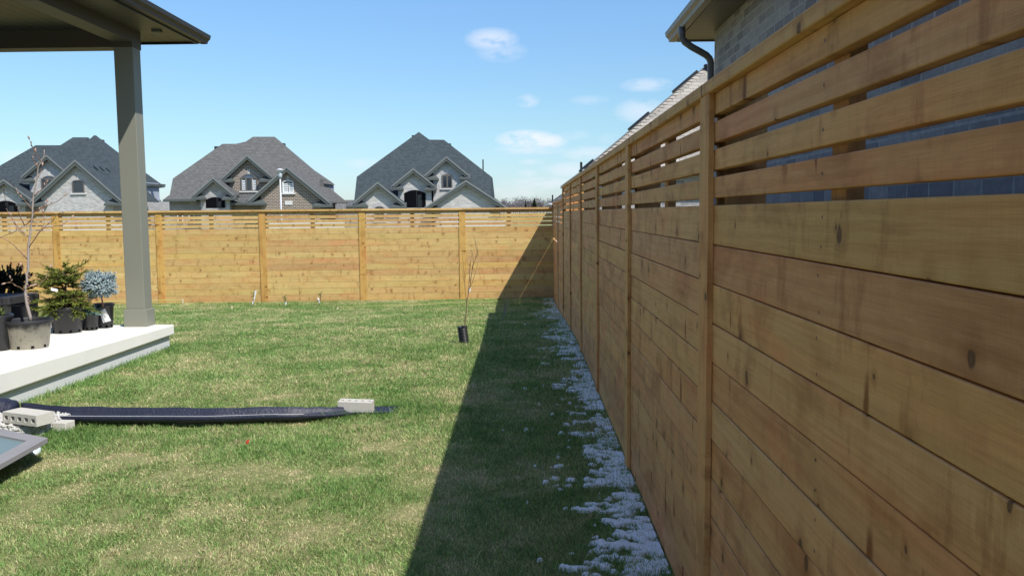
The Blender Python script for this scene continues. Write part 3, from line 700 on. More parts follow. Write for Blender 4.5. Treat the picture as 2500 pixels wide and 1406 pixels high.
for k in range(4):
    a_ = P(213+15*k, 405+2.5*k, 58.9+.35*k); s_ = MB(); s_.plank(a_, (.30, 0, -.28), (0, .05, 0), (0, 0, .10), 0); s_.build('roof_vent', M['trim_black'], h1)
roof_vent(h1, 246, 344, 66.5, .3, .2)
# far houses in the gaps
def far_house(px0, px1, py_e, py_t, pxa, pxb, Y, mat, label, wallm='brick_cream'):
    r = empty('house', (P((px0+px1)/2, py_e, Y).x, Y, -1), label, 'house', 'distant grey roofs')
    z = P(px0, py_e, Y).z
    roof_solid('roof', [(px0, py_e), (pxa, py_t), (pxb, py_t), (px1, py_e)], Y, z, .8, M[mat], r, 8)
    body(r, px0+3, px1-3, Y+.5, py_e+.5, wallm, 8)
    return r
far_house(806, 905, 503, 488.5, 836, 870, 130, 'shingle_brown', 'distant brown roof low between the middle and right houses', 'stone_dark')
far_house(816, 960, 505, 491, 850, 905, 112, 'shingle_slate', 'distant grey roof just left of the rightmost house', 'stone_dark')
far_house(380, 425, 506, 498.5, 392, 412, 150, 'shingle_brown', 'distant reddish roof in the gap between left and middle houses', 'stone_dark')

# -- near neighbour house behind the right fence
nh = empty('brick_house', (5, 5, 0), 'dark grey brick house close behind the near end of the right fence', 'house')
w_ = MB(); w_.box(2.1, 12, -6, 9.59, -.1, 3.575); w_.build('wall', M['brick_near'], nh)
s_ = MB(); s_.box(1.785, 2.098, -6.4, 10.03, 3.572, 3.585); s_.box(2.0985, 12.4, 9.592, 10.03, 3.5725, 3.5855); s_.build('soffit', M['soffit_near'], nh)
s_ = MB(); s_.box(1.765, 1.783, -6.4, 10.05, 3.555, 3.70); s_.box(1.784, 12.4, 10.032, 10.05, 3.555, 3.70); s_.build('fascia', M['frame_taupe'], nh)
s_ = MB(); gutter(s_, 1.763, -6.4, 10.10, 3.565, -1); s_.build('gutter', simple('gutter_metal', (.21, .195, .18), .45, .05), nh)
r_ = MB(); ez = 3.69
r_.poly([(1.70, -6.5, ez), (1.70, 10.1, ez), (12.5, 10.1, ez), (12.5, -6.5, ez), (7.1, -1.1, ez+3.1), (7.1, 4.7, ez+3.1)],
        [(0, 4, 5, 1), (1, 5, 2), (2, 5, 4, 3), (3, 4, 0), (0, 1, 2, 3)]); r_.build('roof', M['shingle_slate'], nh)
d_ = MB()
pts = [(1.70, 9.35, 3.58), (1.70, 9.35, 3.50), (1.705, 9.35, 3.46), (1.73, 9.35, 3.42), (1.80, 9.35, 3.37), (1.90, 9.35, 3.315), (1.96, 9.35, 3.28), (1.995, 9.35, 3.245), (2.01, 9.35, 3.20), (2.01, 9.35, 3.1), (2.01, 9.35, .1)]
rings = []
d_.tube(pts, .036, 12); d_.build('downspout', simple('downspout_paint', (.13, .125, .12), .4, .05), nh, smooth=True)

# -- second neighbour: beige roof seen over the right fence
def side_house(name, xc, yc, zc, depth, width, pitch, mat, label):
    r = empty(name, (xc+width/2, yc+depth/2, -.6), label, 'house', 'houses along the right fence')
    m_ = MB(); h_ = min(depth, width)/2
    V = [(xc, yc, zc), (xc+width, yc, zc), (xc+width, yc+depth, zc), (xc, yc+depth, zc)]
    if depth < width: V += [(xc+h_, yc+h_, zc+pitch*h_), (xc+width-h_, yc+h_, zc+pitch*h_)]; Fc = [(0, 1, 5, 4), (1, 2, 5), (2, 3, 4, 5), (3, 0, 4), (0, 3, 2, 1)]
    else: V += [(xc+h_, yc+h_, zc+pitch*h_), (xc+h_, yc+depth-h_, zc+pitch*h_)]; Fc = [(0, 1, 4), (1, 2, 5, 4), (2, 3, 5), (3, 0, 4, 5), (0, 3, 2, 1)]
    m_.poly(V, Fc); ro = m_.build('roof', M[mat], r)
    # ridge caps along the near left hip
    cp = MB(); n_ = int(h_*1.732/.14)
    dv = Vector((1, 1, pitch)).normalized(); o_ = Vector((xc, yc, zc))
    for k in range(n_):
        a = o_+dv*(k*.2+.02)
        if (a-o_).length > Vector((h_, h_, pitch*h_)).length-.2: break
        lw, rw = Vector((-.10, .12, -.02)), Vector((.14, -.02, -.0))
        cp.poly([a+Vector((0, 0, .03)), a+lw, a+rw, a+dv*.19+Vector((0, 0, .012)), a+dv*.19+lw*.98+Vector((0, 0, -.012)), a+dv*.19+rw*.98+Vector((0, 0, -.012))], [(0, 3, 4, 1), (0, 2, 5, 3), (0, 1, 2)], random.random())
    cp.build('hip_caps', M[mat], ro)
    w_ = MB(); w_.box(xc+.4, xc+width-.4, yc+.4, yc+depth-.4, -1.05, zc-.03); w_.build('wall', M['brick_near'], r)
    e = MB(); e.box(xc-.1, xc+.02, yc, yc+depth+.02, zc-.10, zc+.01); e.box(xc, xc+width, yc-.1, yc-.002, zc-.10, zc+.01); e.build('gutter', M['white_paint'], r)
    return r
s1 = side_house('brick_house', 1.72, 23.7, 2.78, 15, 13, .83, 'shingle_beige', 'house with beige shingle roof rising above the right fence past the near brick house')
for (t, w_) in ((2.05, .75), (3.75, .95), (.35, .5)):
    c_ = Vector((1.72+t-.25, 23.7+t+.35, 2.78+.83*(t-.25)-.01)); v = MB()
    dx = Vector((1, 0, .83)).normalized(); v.plank(c_-dx*w_*.5-Vector((0, .2, 0)), dx*w_, (0, .5, 0), Vector((-.83, 0, 1)).normalized()*.13, 0); v.build('roof_vent', M['trim_black'], s1, bevel=.02)
v = MB(); q = onslope(1727, 172, 23.7, 2.78, .83); v.lathe([(.0, .18), (.10, .18), (.13, .12), (.08, .10), (.08, -.12)], q, 14); v.build('vent_cap', M['pipe'], s1, smooth=True)
v = MB(); q = P(1419, 418, 27); v.tube([q-Vector((0, 0, .5)), q, q+Vector((0, 0, .28))], .04, 8); v.build('vent_pipe', M['trim_black'], s1)
s2 = side_house('brick_house', 1.8, 60, 2.25, 10, 12, .7, 'shingle_slate', 'farthest grey roof at the far end of the right fence')
v = MB(); q = P(1349, 486, 63); v.tube([q-Vector((0, 0, .6)), q+Vector((0, 0, .3))], .06, 6); v.build('vent_pipe', M['trim_black'], s2)

# ------------------------------------------------------------------ street lamp
q = P(686, 505, 46); lt = P(683.5, 420, 46)
sl_ = empty('street_lamp', (q.x, 46, -1), 'slim white street lamp with flat disc top in front of the brown brick house', 'lamp')
c = MB(); c.tube([(q.x, 46, -1), (lt.x, 46, P(684, 436, 46).z)], [.055, .042], 12); c.build('pole', M['metal_white'], sl_, smooth=True)
z_ = P(684, 436, 46).z
c = MB(); c.lathe([(.04, 0), (.09, .03), (.11, .08), (.11, .26), (.07, .27)], (lt.x, 46, z_), 16); c.build('lamp_housing', M['metal_grey'], sl_, smooth=True)
c = MB(); c.lathe([(.07, .27), (.10, .44)], (lt.x, 46, z_), 16); c.build('lamp_globe', M['plastic_white'], sl_, smooth=True)
c = MB(); c.lathe([(.0, .43), (.24, .44), (.25, .455), (.14, .49), (.08, .53), (0, .535)], (lt.x, 46, z_), 24); c.build('lamp_disc', M['metal_white'], sl_, smooth=True)

# ------------------------------------------------------------------ distant trees
def tuft_mesh(mb, c, r, n, size, rng, flat=1.0):
    for k in range(n):
        d = Vector((rng.gauss(0, 1), rng.gauss(0, 1), rng.gauss(0, 1))).normalized()*r*(rng.random()**.4)
        p = Vector(c)+Vector((d.x, d.y, d.z*flat)); a = Vector((rng.gauss(0, 1), rng.gauss(0, 1), rng.gauss(0, 1))).normalized()*size; b_ = Vector((rng.gauss(0, 1), rng.gauss(0, 1), rng.gauss(0, 1))).normalized()*size*.6
        mb.face([p-a, p+b_, p+a], None, rng.random())
rng = random.Random(5); tr = MB()
for k in range(46):
    px = 1170+k*4.2+rng.uniform(-2, 2); h_ = rng.uniform(.6, 2.2) + (1.0 if 1255 < px < 1310 else 0)
    Y = 330+rng.uniform(-20, 20); b0 = P(px, 505, Y); w0 = rng.uniform(.8, 2.0)
    tr.tube([(b0.x, Y, -3), (b0.x, Y, b0.z+h_)], [.2, .05], 4)
    for j in range(3): tuft_mesh(tr, (b0.x+rng.uniform(-1, 1), Y, b0.z+h_*rng.uniform(.1, .8)), w0, 50, .38, rng, 1.3)
for k in range(70):
    px = 1150+k*3.2; Y = 345; b0 = P(px, 503, Y); tuft_mesh(tr, (b0.x, Y, b0.z-.3), 1.4, 24, .5, rng)
tr.build('distant_woods', M['twig_far'], kind='stuff')
def conifer(px, pyt, pyb, Y, wpx, mat, label, n=700):
    t, bb = P(px, pyt, Y), P(px, pyb, Y); H = t.z-bb.z; W_ = wpx*Y/2080
    r = empty('pine_tree', (bb.x, Y, -1), label, 'tree'); rg = random.Random(px)
    c_ = MB(); c_.tube([(bb.x, Y, -1), (bb.x, Y, t.z)], [.12*H/4, .01], 6); c_.build('trunk', M['bark_dark'], r)
    c_ = MB()
    for k in range(n):
        f_ = rg.random()**.7; z = t.z-f_*H; rr = W_/2*f_*(.85+.3*math.sin(f_*26)); an = rg.uniform(0, 2*PI)
        o_ = Vector((bb.x+math.cos(an)*rr*.2, Y+math.sin(an)*rr*.2, z)); e_ = Vector((bb.x+math.cos(an)*rr, Y+math.sin(an)*rr, z-.1*H*f_*rg.random()+.03*H)); sd = Vector((-math.sin(an), math.cos(an), rg.uniform(-.4, .4)))*H*.06
        c_.face([o_-sd, o_+sd, e_], None, rg.random())
    c_.build('crown', M[mat], r)
conifer(1305, 484, 512, 120, 30, 'needle_mid', 'small green conifer just above the back fence near its right end')
conifer(1283, 487, 506, 300, 9, 'needle_far', 'distant dark conifer rising from the bare woods')

# ------------------------------------------------------------------ potted plants
def pot(root, c, rb, rt, h, mat='pot_black', rim=.012, soil=.03):
    m_ = MB(); m_.lathe([(0, 0), (rb*.93, 0), (rb, .012), (rt*.985, h-.035), (rt+rim, h-.033), (rt+rim+.004, h-.004), (rt+rim, h), (rt-.004, h), (rt-.006, h-.02), (rt*.97-.006, h-.06)], c, 40)
    for k in range(5):                                # drain slots
        an = -PI/2+(k-2)*.7; rr = rb+.0025
        m_.plank((c[0]+math.cos(an)*rr-math.sin(an)*-.014, c[1]+math.sin(an)*rr+math.cos(an)*-.014, c[2]+.014), (-math.sin(an)*.028, math.cos(an)*.028, 0), (0, 0, .022), (math.cos(an)*.002, math.sin(an)*.002, 0), 0, 1)
    o = m_.build('pot', [M[mat], M['shade_black']], root, smooth=True)
    s_ = MB(); s_.lathe([(0, h-.045), (rt*.96, h-.05)], c, 28); s_.build('soil', M['soil'], root)
    return o
def limb(mb, pts, Y, r0, r1, jy=.0, rg=random.Random(3), n=6):
    V = []; a = rg.uniform(-1, 1)*jy
    for i, p in enumerate(pts): V.append(P(p[0], p[1], Y+a*i/(len(pts)-1)))
    # subdivide slightly with jitter
    Q = []
    for i in range(len(V)-1):
        Q.append(V[i]); Q.append((V[i]+V[i+1])/2+Vector((rg.uniform(-.004, .004), rg.uniform(-.004, .004), rg.uniform(-.004, .004))))
    Q.append(V[-1]); k = len(Q)-1
    mb.tube(Q, [r0+(r1-r0)*i/k for i in range(k+1)], n)
    return Q
def budm(mb, p, d, s, rg, m=0):
    d = Vector(d).normalized(); mb.tube([p, p+d*s*.35, p+d*s*.75, p+d*s], [s*.06, s*.2, s*.14, s*.02], 6, m)

# the bare magnolia-like tree in the muddy pot
C1 = Vector((-4.97, 8.37, slabz(8.37)))
t1 = empty('potted_tree', C1, 'leafless budding sapling in a mud-streaked black nursery pot at the patio edge', 'potted plant')
pot(t1, C1, .178, .215, .285, 'pot_muddy')
YT = 8.37; rg = random.Random(11)
tk = MB()
limb(tk, [(75, 783), (70, 760), (65, 739), (62, 715), (63.5, 702), (66, 670), (69, 646), (69.5, 606), (74, 569), (79, 535), (79.5, 508), (81, 484), (86, 459), (93, 409.5), (100, 396), (107, 382), (108, 366)], YT, .017, .0035, 0, rg, 8)
tk.build('trunk', M['bark'], t1, smooth=True)
BR = [([(77, 509), (66, 495), (52, 482), (40, 465), (27, 447)], .3), ([(93, 409), (86, 398), (81, 388), (84, 372)], .1), ([(100, 396), (92, 380), (84.6, 368), (76, 352), (72, 341)], .15),
      ([(79, 530), (70, 543), (61, 551), (30, 569), (0, 581), (-40, 590)], -.5), ([(70, 606), (80, 591), (93, 571), (107, 556), (129, 539), (144, 521), (152, 519)], -.3), ([(107, 556), (125, 553), (149, 551), (163, 541), (174, 531)], .3),
      ([(72, 581), (60, 570), (50, 561), (40, 549), (34, 539), (22, 524), (14, 500), (10, 470)], .5), ([(66, 633), (50, 615), (37, 602), (25, 592), (12, 584), (2, 579)], .2), ([(87, 514), (110, 505), (139, 493), (157, 479)], .35),
      ([(61, 711), (50, 702), (40, 698), (28, 690), (26, 680)], .15), ([(26, 690), (15, 691)], .1), ([(65, 702), (72, 699), (80, 696)], -.1), ([(60, 575), (45, 562), (35, 545), (27, 525)], -.3),
      ([(80, 700), (95, 694), (108, 685), (115, 672), (121, 655)], .2), ([(93, 571), (100, 560), (108, 548), (106, 520)], .1), ([(84, 480), (92, 470), (103, 463), (113, 447)], .2), ([(60, 551), (52, 535), (46, 522), (45, 512)], .2),
      ([(64, 672), (56, 660), (52, 648)], .1), ([(88, 440), (98, 425), (103, 405)], -.1), ([(79.5, 520), (95, 512), (108, 504), (113, 495)], .1)]
bm_ = MB(); bd = MB()
for pts, jy in BR:
    Q = limb(bm_, pts, YT, .0050, .0018, jy, rg, 5)
    budm(bd, Q[-1], Q[-1]-Q[-2], .045, rg)
    for i in range(1, len(Q)-1):
        if rg.random() < .55:
            s = rg.choice((-1, 1)); budm(bd, Q[i], (Q[i]-Q[i-1]).normalized()+Vector((s*.6, rg.uniform(-.5, .5), .5)), rg.uniform(.018, .036), rg)
bm_.build('branches', M['bark_dark'], t1, smooth=True)
for k in range(10):
    z = rg.uniform(.35, 1.6); budm(bd, Vector(P(66+4*rg.random(), 640, YT))+Vector((0, 0, rg.uniform(-.45, .35))), (rg.choice((-1, 1))*.6, -.3, .5), .03, rg)
bd.build('buds', M['bud'], t1, smooth=True)

def spray(mb, a, d, ln, nd, rg, nlen=.016, wdt=.0016, tier=2):
    """a twig with needles"""
    d = Vector(d).normalized(); side = d.cross(Vector((0, 0, 1)));
    if side.length < .1: side = Vector((1, 0, 0))
    side.normalize(); upv = side.cross(d)
    tone = min(1, max(0, rg.gauss(.45, .25)))
    nn = int(nd*ln/.1)
    for k in range(nn):
        t = rg.random(); an = rg.uniform(0, 2*PI); o = Vector(a)+d*ln*t
        e = (side*math.cos(an)+upv*math.sin(an))*.8+d*.75; e.normalize()
        w_ = e.cross(d).normalized()*wdt
        L_ = nlen*rg.uniform(.8, 1.15)
        w_ *= 1.9; mb.face([o-w_, o+w_, o+e*L_], None, min(1, max(0, tone+.35*(t-.5)+rg.uniform(-.12, .12))))
# spruce in the wide pot
C2 = Vector((-5.25, 9.61, slabz(9.6)))
t2 = empty('potted_spruce', C2, 'broad yellow-green spruce in a large black pot, left of the blue spruces', 'potted plant')
pot(t2, C2, .15, .185, .30)
rg = random.Random(21); nd = MB(); st = MB()
st.tube([C2+Vector((0, 0, .2)), C2+Vector((0, 0, .45)), C2+Vector((.02, 0, .68))], [.016, .012, .004], 6)
def on(px, py, dy=0): return P(px, py, 9.61+dy)
TIPS = []
for k in range(95):
    h_ = rg.random(); zc = .28+.40*h_
    an = rg.uniform(0, 2*PI)
    prof = (.33 if zc < .52 else (.24 if zc < .62 else (.34-.75*max(0, zc-.60))))
    ln = prof*rg.uniform(.62, 1.05)
    a = C2+Vector((0, 0, zc)); d = Vector((math.cos(an), math.sin(an), rg.uniform(-.25, .45) if zc > .5 else rg.uniform(-.75, .1)))
    d.normalize(); e = a+d*ln
    st.tube([a, (a+e)/2+Vector((0, 0, .01)), e], [.004, .003, .0015], 4)
    for j in range(17):
        t = rg.uniform(.12, 1.0); o = a+(e-a)*t; sd = Vector((-math.sin(an), math.cos(an), 0))*rg.choice((-1, 1))
        spray(nd, o, d*.7+sd*rg.uniform(.4, 1)+Vector((0, 0, rg.uniform(-.2, .4))), rg.uniform(.05, .11), 46, rg, .017, .0016)
    spray(nd, a+d*ln*.4, d, ln*.62, 46, rg, .018, .0017)
for (px, py) in [(84, 668), (97, 671), (120, 655), (160, 644), (168, 657), (190, 660), (215, 662), (87, 690), (100, 700), (86, 735), (95, 760), (115, 775), (150, 770), (208, 730), (222, 712)]:
    e = on(px, py, rg.uniform(-.12, .12)); a = C2+Vector((0, 0, min(.72, max(.34, e.z-C2.z-.08)))); d = e-a; st.tube([a, e], [.004, .0015], 4)
    for j in range(13):
        t = rg.uniform(.3, .97); sd = d.cross(Vector((0, 0, 1))).normalized()*rg.choice((-1, 1))
        spray(nd, a+d*t, d.normalized()*.8+sd*rg.uniform(.3, .8)+Vector((0, 0, rg.uniform(-.2, .3))), rg.uniform(.04, .08), 46, rg, .017, .0016)
    spray(nd, a+d*.35, d, d.length*.68, 46, rg, .018, .0017)
st.build('branches', M['bark_dark'], t2); nd.build('needles', M['needle_green'], t2)
c_ = MB(); a_ = on(124, 709, -.3); b_ = on(140, 713, -.3); c_.plank(a_, b_-a_, (0, .004, 0), (0, .01, .03), 0); c_.build('plant_tag', M['tag_white'], t2)
# small teal spruce
C3 = Vector((-5.10, 9.83, slabz(9.83)))
t3 = empty('potted_spruce', C3, 'smallest potted spruce, a low teal tuft in a small black pot', 'potted plant')
pot(t3, C3, .082, .096, .20, rim=.004)
rg = random.Random(31); nd = MB()
for k in range(190):
    an = rg.uniform(0, 2*PI); ph = rg.uniform(-.15, 1.1); d = Vector((math.cos(an)*math.cos(ph), math.sin(an)*math.cos(ph), math.sin(ph)))
    o = C3+Vector((0, 0, .19))+Vector((d.x*.09, d.y*.09, d.z*.05))*rg.random()
    spray(nd, o, d, rg.uniform(.05, .085), 62, rg, .012, .0014)
nd.build('needles', M['needle_teal'], t3)
# blue globe spruce on a stem
C4 = Vector((-5.05, 10.065, slabz(10.065)))
t4 = empty('potted_spruce', C4, 'silver-blue globe spruce in a black pot with white label beside the porch column', 'potted plant')
pot(t4, C4, .095, .112, .29, rim=.006)
rg = random.Random(41); nd = MB(); st = MB(); gc = P(243, 695, 9.80)
st.tube([C4+Vector((0, 0, .2)), (C4+gc)/2+Vector((.01, 0, .02)), gc], [.012, .010, .008], 6)
for k in range(1100):
    d = Vector((rg.gauss(0, 1), rg.gauss(0, 1), rg.gauss(0, 1))).normalized()
    rr = .135+.035*math.sin(d.x*5+1)*math.cos(d.z*4)
    o = gc+Vector((d.x*rr*1.22, d.y*rr, d.z*rr*.86))*rg.uniform(.5, 1)
    spray(nd, o, d+Vector((0, 0, .35)), rg.uniform(.04, .07), 60, rg, .015, .0019)
for (px, py) in [(262, 672), (272, 680), (222, 672), (240, 665), (276, 700), (212, 715), (208, 740), (220, 735), (258, 725), (268, 718)]:
    e = P(px, py, 9.86+rg.uniform(-.05, .05)); d = e-gc
    for j in range(16): spray(nd, gc+d*rg.uniform(.5, .8)+Vector((rg.uniform(-.03, .03), rg.uniform(-.03, .03), rg.uniform(-.02, .02))), d, .05, 60, rg, .013, .0015)
st.build('stem', M['bark_dark'], t4); nd.build('needles', M['needle_blue'], t4)
lb = MB(); q1, q2, q3_, q4 = P(242, 760, 9.93), P(256, 753, 9.93), P(271, 783, 9.93), P(252, 788, 9.93)
lb.extrude([q1, q2, q3_, q4], (0, .003, 0)); lb.build('plant_label', M['tag_white'], t4)
# shaded pots further left
C5 = Vector((-6.12, 10.10, slabz(10.1)))
t5 = empty('potted_spruce', C5, 'dark evergreen in a black pot in the porch shade behind the bare sapling', 'potted plant')
pot(t5, C5, .13, .155, .30)
rg = random.Random(51); nd = MB(); gc = C5+Vector((-.12, .05, .50))
for k in range(520):
    d = Vector((rg.gauss(0, 1), rg.gauss(0, 1), rg.gauss(0, 1))).normalized()
    o = gc+Vector((d.x*.27, d.y*.2, d.z*.20))*rg.uniform(.3, 1); spray(nd, o, d+Vector((0, 0, .3)), rg.uniform(.05, .1), 70, rg, .022, .0035)
nd.build('needles', M['needle_dark'], t5)
st = MB(); st.tube([C5+Vector((0, 0, .2)), gc], [.012, .01], 6); st.build('stem', M['bark_dark'], t5)
et = empty('side_table', (-6.05, 9.4, slabz(9.4)), 'dark woven side table at the left edge in the porch shade', 'table')
zb = slabz(9.4); c = MB(); c.box(-6.55, -5.66, 9.2, 9.8, zb+.36, zb+.44); c.build('table_top', M['wicker'], et, bevel=.008)
for (x, y) in ((-6.5, 9.24), (-5.71, 9.24), (-6.5, 9.76), (-5.71, 9.76)):
    c = MB(); c.box(x-.03, x+.03, y-.03, y+.03, zb, zb+.359); c.build('leg', M['wicker'], et)
C6 = P(-14, 856, 8.15); C6 = Vector((C6.x, 8.2, slabz(8.2)))
t6 = empty('planter', C6, 'black rimmed planter cut by the left edge beside the muddy pot', 'potted plant')
m_ = MB(); m_.lathe([(0, 0), (.10, 0), (.115, .012), (.125, .27), (.15, .31), (.16, .335), (.155, .35), (.135, .34), (.12, .30)], C6, 36); m_.build('pot', M['pot_black'], t6, smooth=True)
s_ = MB(); s_.lathe([(0, .30), (.125, .30)], C6, 24); s_.build('soil', M['soil'], t6)
rg = random.Random(61); nd = MB()
for k in range(40):
    an = rg.uniform(0, 2*PI); spray(nd, C6+Vector((math.cos(an)*.05, math.sin(an)*.05, .30)), (math.cos(an)*.4, math.sin(an)*.4, 1), rg.uniform(.05, .12), 30, rg, .02, .003)
nd.build('foliage', M['leaf_green'], t6)

# ------------------------------------------------------------------ downspout extension, blocks, pebbles
pp = empty('drain_channel', (-3, 6.75, 0), 'long black plastic drain channel lying across the lawn from the patio', 'drain pipe')
path = [onz(34, 1001, .09), onz(150, 1010, .09), onz(330, 1012, .085), onz(520, 1013, .08), onz(700, 1012, .065), onz(800, 1010, .045), onz(880, 1007, .01), onz(975, 1005, .0)]
ch = MB(); n = 9; secs = []
full = []
for i in range(len(path)-1):
    for k in range(10): full.append(path[i].lerp(path[i+1], k/10))
full.append(path[-1])
rg = random.Random(9)
for i, p in enumerate(full):
    f_ = i/(len(full)-1); h_ = max(.022, .088*(1-max(0, (f_-.55)/.45)**1.1)); wd = .20+.004*math.sin(i*.5); ring = []
    dent = .004*math.sin(i*.31)*math.sin(i*.83)
    for k in range(n):
        a = PI*(k/(n-1)); x_ = -math.cos(a)*wd/2; z_ = -math.sin(a)**.8*h_*.85+h_
        ring.append((p.x, p.y-.0+x_+.006*math.sin(i*.13), z_+.006+dent*(k/(n-1))+(.035*k/(n-1)*(1-f_))))
    secs.append(ring)
for i in range(len(secs)-1):
    for k in range(n-1): ch.face([secs[i][k], secs[i+1][k], secs[i+1][k+1], secs[i][k+1]])
co = ch.build('channel', M['pipe'], pp, smooth=True)
wd_ = co.modifiers.new('w', 'WELD'); sd_ = co.modifiers.new('s', 'SOLIDIFY'); sd_.thickness = .005
e = MB(); e.tube([Vector(s[0])+Vector((0, 0, .002)) for s in secs[:46]], .0030, 5); e.build('rolled_edge', simple('edge_pale', (.42, .42, .44), .5, .3, 30), pp, smooth=True)  # pale grey tube laid along the channel's near rim
cp = MB(); p0 = Vector(full[0]); L0 = onz(-150, 1000, .10); d_ = (L0-p0); pts = []; rad = []
nn = 150
for k in range(nn+1):
    t = k/nn; q_ = p0+d_*t; q_.z = .085+.015*math.sin(min(1, t*1.2)*PI/2); pts.append(q_)
    r0 = .092 if t > .12 else .085+.007*t/.12
    rad.append(r0+(.007*math.sin(k*1.047) if t > .07 else 0))
cp.tube(pts, rad, 20); cp.build('corrugated_pipe', M['pipe'], pp, smooth=True)
def hole_block(mb, o, l, h, t, nh=5, hw=.5, hh=.36, z0=.3):
    """block with square cores opening on the l-h face; o corner, l length, h height of that face, t thickness away from the viewer"""
    o, l, h, t = Vector(o), Vector(l), Vector(h), Vector(t)
    us = [0]
    for k in range(nh): c0 = (k+.5)/nh; us += [c0-hw/nh/2, c0+hw/nh/2]
    us.append(1); vs = [0, z0, z0+hh, 1]
    q = lambda u, v, w_: o+l*u+h*v+t*w_
    for i in range(len(us)-1):
        for j in range(3):
            if i % 2 == 1 and j == 1:
                a, b_, c_, d_ = us[i], us[i+1], vs[j], vs[j+1]; D = .9
                mb.face([q(a, c_, D), q(b_, c_, D), q(b_, d_, D), q(a, d_, D)], None, 0, 1)
                for (e1, e2) in (((a, c_), (b_, c_)), ((b_, c_), (b_, d_)), ((b_, d_), (a, d_)), ((a, d_), (a, c_))):
                    mb.face([q(*e1, 0), q(*e2, 0), q(*e2, D), q(*e1, D)], None, 0, 0)
            else:
                mb.face([q(us[i], vs[j], 0), q(us[i+1], vs[j], 0), q(us[i+1], vs[j+1], 0), q(us[i], vs[j+1], 0)])
    for f_ in ([q(0, 0, 1), q(0, 1, 1), q(1, 1, 1), q(1, 0, 1)], [q(0, 1, 0), q(1, 1, 0), q(1, 1, 1), q(0, 1, 1)], [q(0, 0, 0), q(0, 0, 1), q(1, 0, 1), q(1, 0, 0)], [q(0, 0, 0), q(0, 1, 0), q(0, 1, 1), q(0, 0, 1)], [q(1, 0, 0), q(1, 0, 1), q(1, 1, 1), q(1, 1, 0)]):
        mb.face(f_)
# block at the end of the channel, standing on edge, cores on top
a_ = onz(827, 1008, .0); b_ = onz(913, 1011, .0)
blk = MB(); l_ = Vector((b_.x-a_.x, b_.y-a_.y, 0)); l_ = l_.normalized()*.288
hole_block(blk, Vector((a_.x, a_.y-.03, .100)), l_, (0, .13, 0), (0, 0, -.10), 5, .5, .34, .33)
bo = blk.build('cored_brick', [M['block'], M['shade_black']]); tag(bo, 'grey cored brick standing on the right end of the black drain channel', 'brick', 'cored bricks')
# block lying at left, cores facing the viewer
a_ = onz(3, 1030, .11); b_ = onz(100, 1046, .10)
blk = MB(); l_ = Vector((b_.x-a_.x, b_.y-a_.y, 0)).normalized()*.36
tv = Vector((-l_.y, l_.x, 0)).normalized()*.15
hole_block(blk, Vector((a_.x, a_.y+.02, .102)), l_, (0, 0, .082), tv, 5, .55, .40, .28)
bo = blk.build('cored_brick', [M['block'], M['shade_black']]); tag(bo, 'grey cored brick with five open holes resting on white pebble concrete at the left edge', 'brick', 'cored bricks')
q = onz(128, 1056, 0.0)
c = MB(); c.plank(q, (.108, -.01, 0), (.02, .10, 0), (0, 0, .078), 0); bo = c.build('small_block', M['block'], bevel=.006); tag(bo, 'small plain grey paving block in the grass beside the drain channel', 'brick')
# slab of exposed pebbles under the left block
pa = onz(0, 1062, .0); pb = onz(104, 1062, .0)
ps = empty('pebble_splash_block', ((pa.x+pb.x)/2, pa.y+.1, 0), 'white pebble-faced concrete splash block under the left cored brick', 'splash block')
c = MB(); x0, x1, y0_, y1_ = pa.x-.25, pb.x+.02, pa.y-.06, pa.y+.33; c.box(x0, x1, y0_, y1_, -.02, .088); c.build('base', M['block'], ps, bevel=.012)
rg = random.Random(71); c = MB()
def pebble(mb, p, r, rg):
    n1, n2 = 6, 4; i0 = len(mb.v); sx, sy, sz = r*rg.uniform(.7, 1.3), r*rg.uniform(.7, 1.2), r*rg.uniform(.6, .9); an = rg.uniform(0, PI)
    for j in range(n2+1):
        ph = PI*j/n2-PI/2
        for k in range(n1):
            a = 2*PI*k/n1; x, y, z = sx*math.cos(a)*math.cos(ph), sy*math.sin(a)*math.cos(ph), sz*math.sin(ph)
            mb.v.append((p[0]+x*math.cos(an)-y*math.sin(an), p[1]+x*math.sin(an)+y*math.cos(an), p[2]+z))
    for j in range(n2):
        for k in range(n1):
            a = i0+j*n1+k; b_ = i0+j*n1+(k+1) % n1; mb.f.append((a, b_, b_+n1, a+n1)); mb.uv += [(0, 0)]*4; mb.b.append(rg.random()); mb.m.append(0)
for k in range(1500):
    f_ = rg.random()
    if f_ < .55: p = (rg.uniform(x0, x1), y0_+rg.uniform(-.012, .004), rg.uniform(.0, .092))
    elif f_ < .8: p = (rg.uniform(x0, x1), rg.uniform(y0_, y1_), .091)
    else: p = (x1+rg.uniform(-.004, .01), rg.uniform(y0_, y1_), rg.uniform(0, .085))
    pebble(c, p, rg.uniform(.007, .015), rg)
o = c.build('pebbles', M['pebble'], ps, smooth=True); o['kind'] = 'stuff'

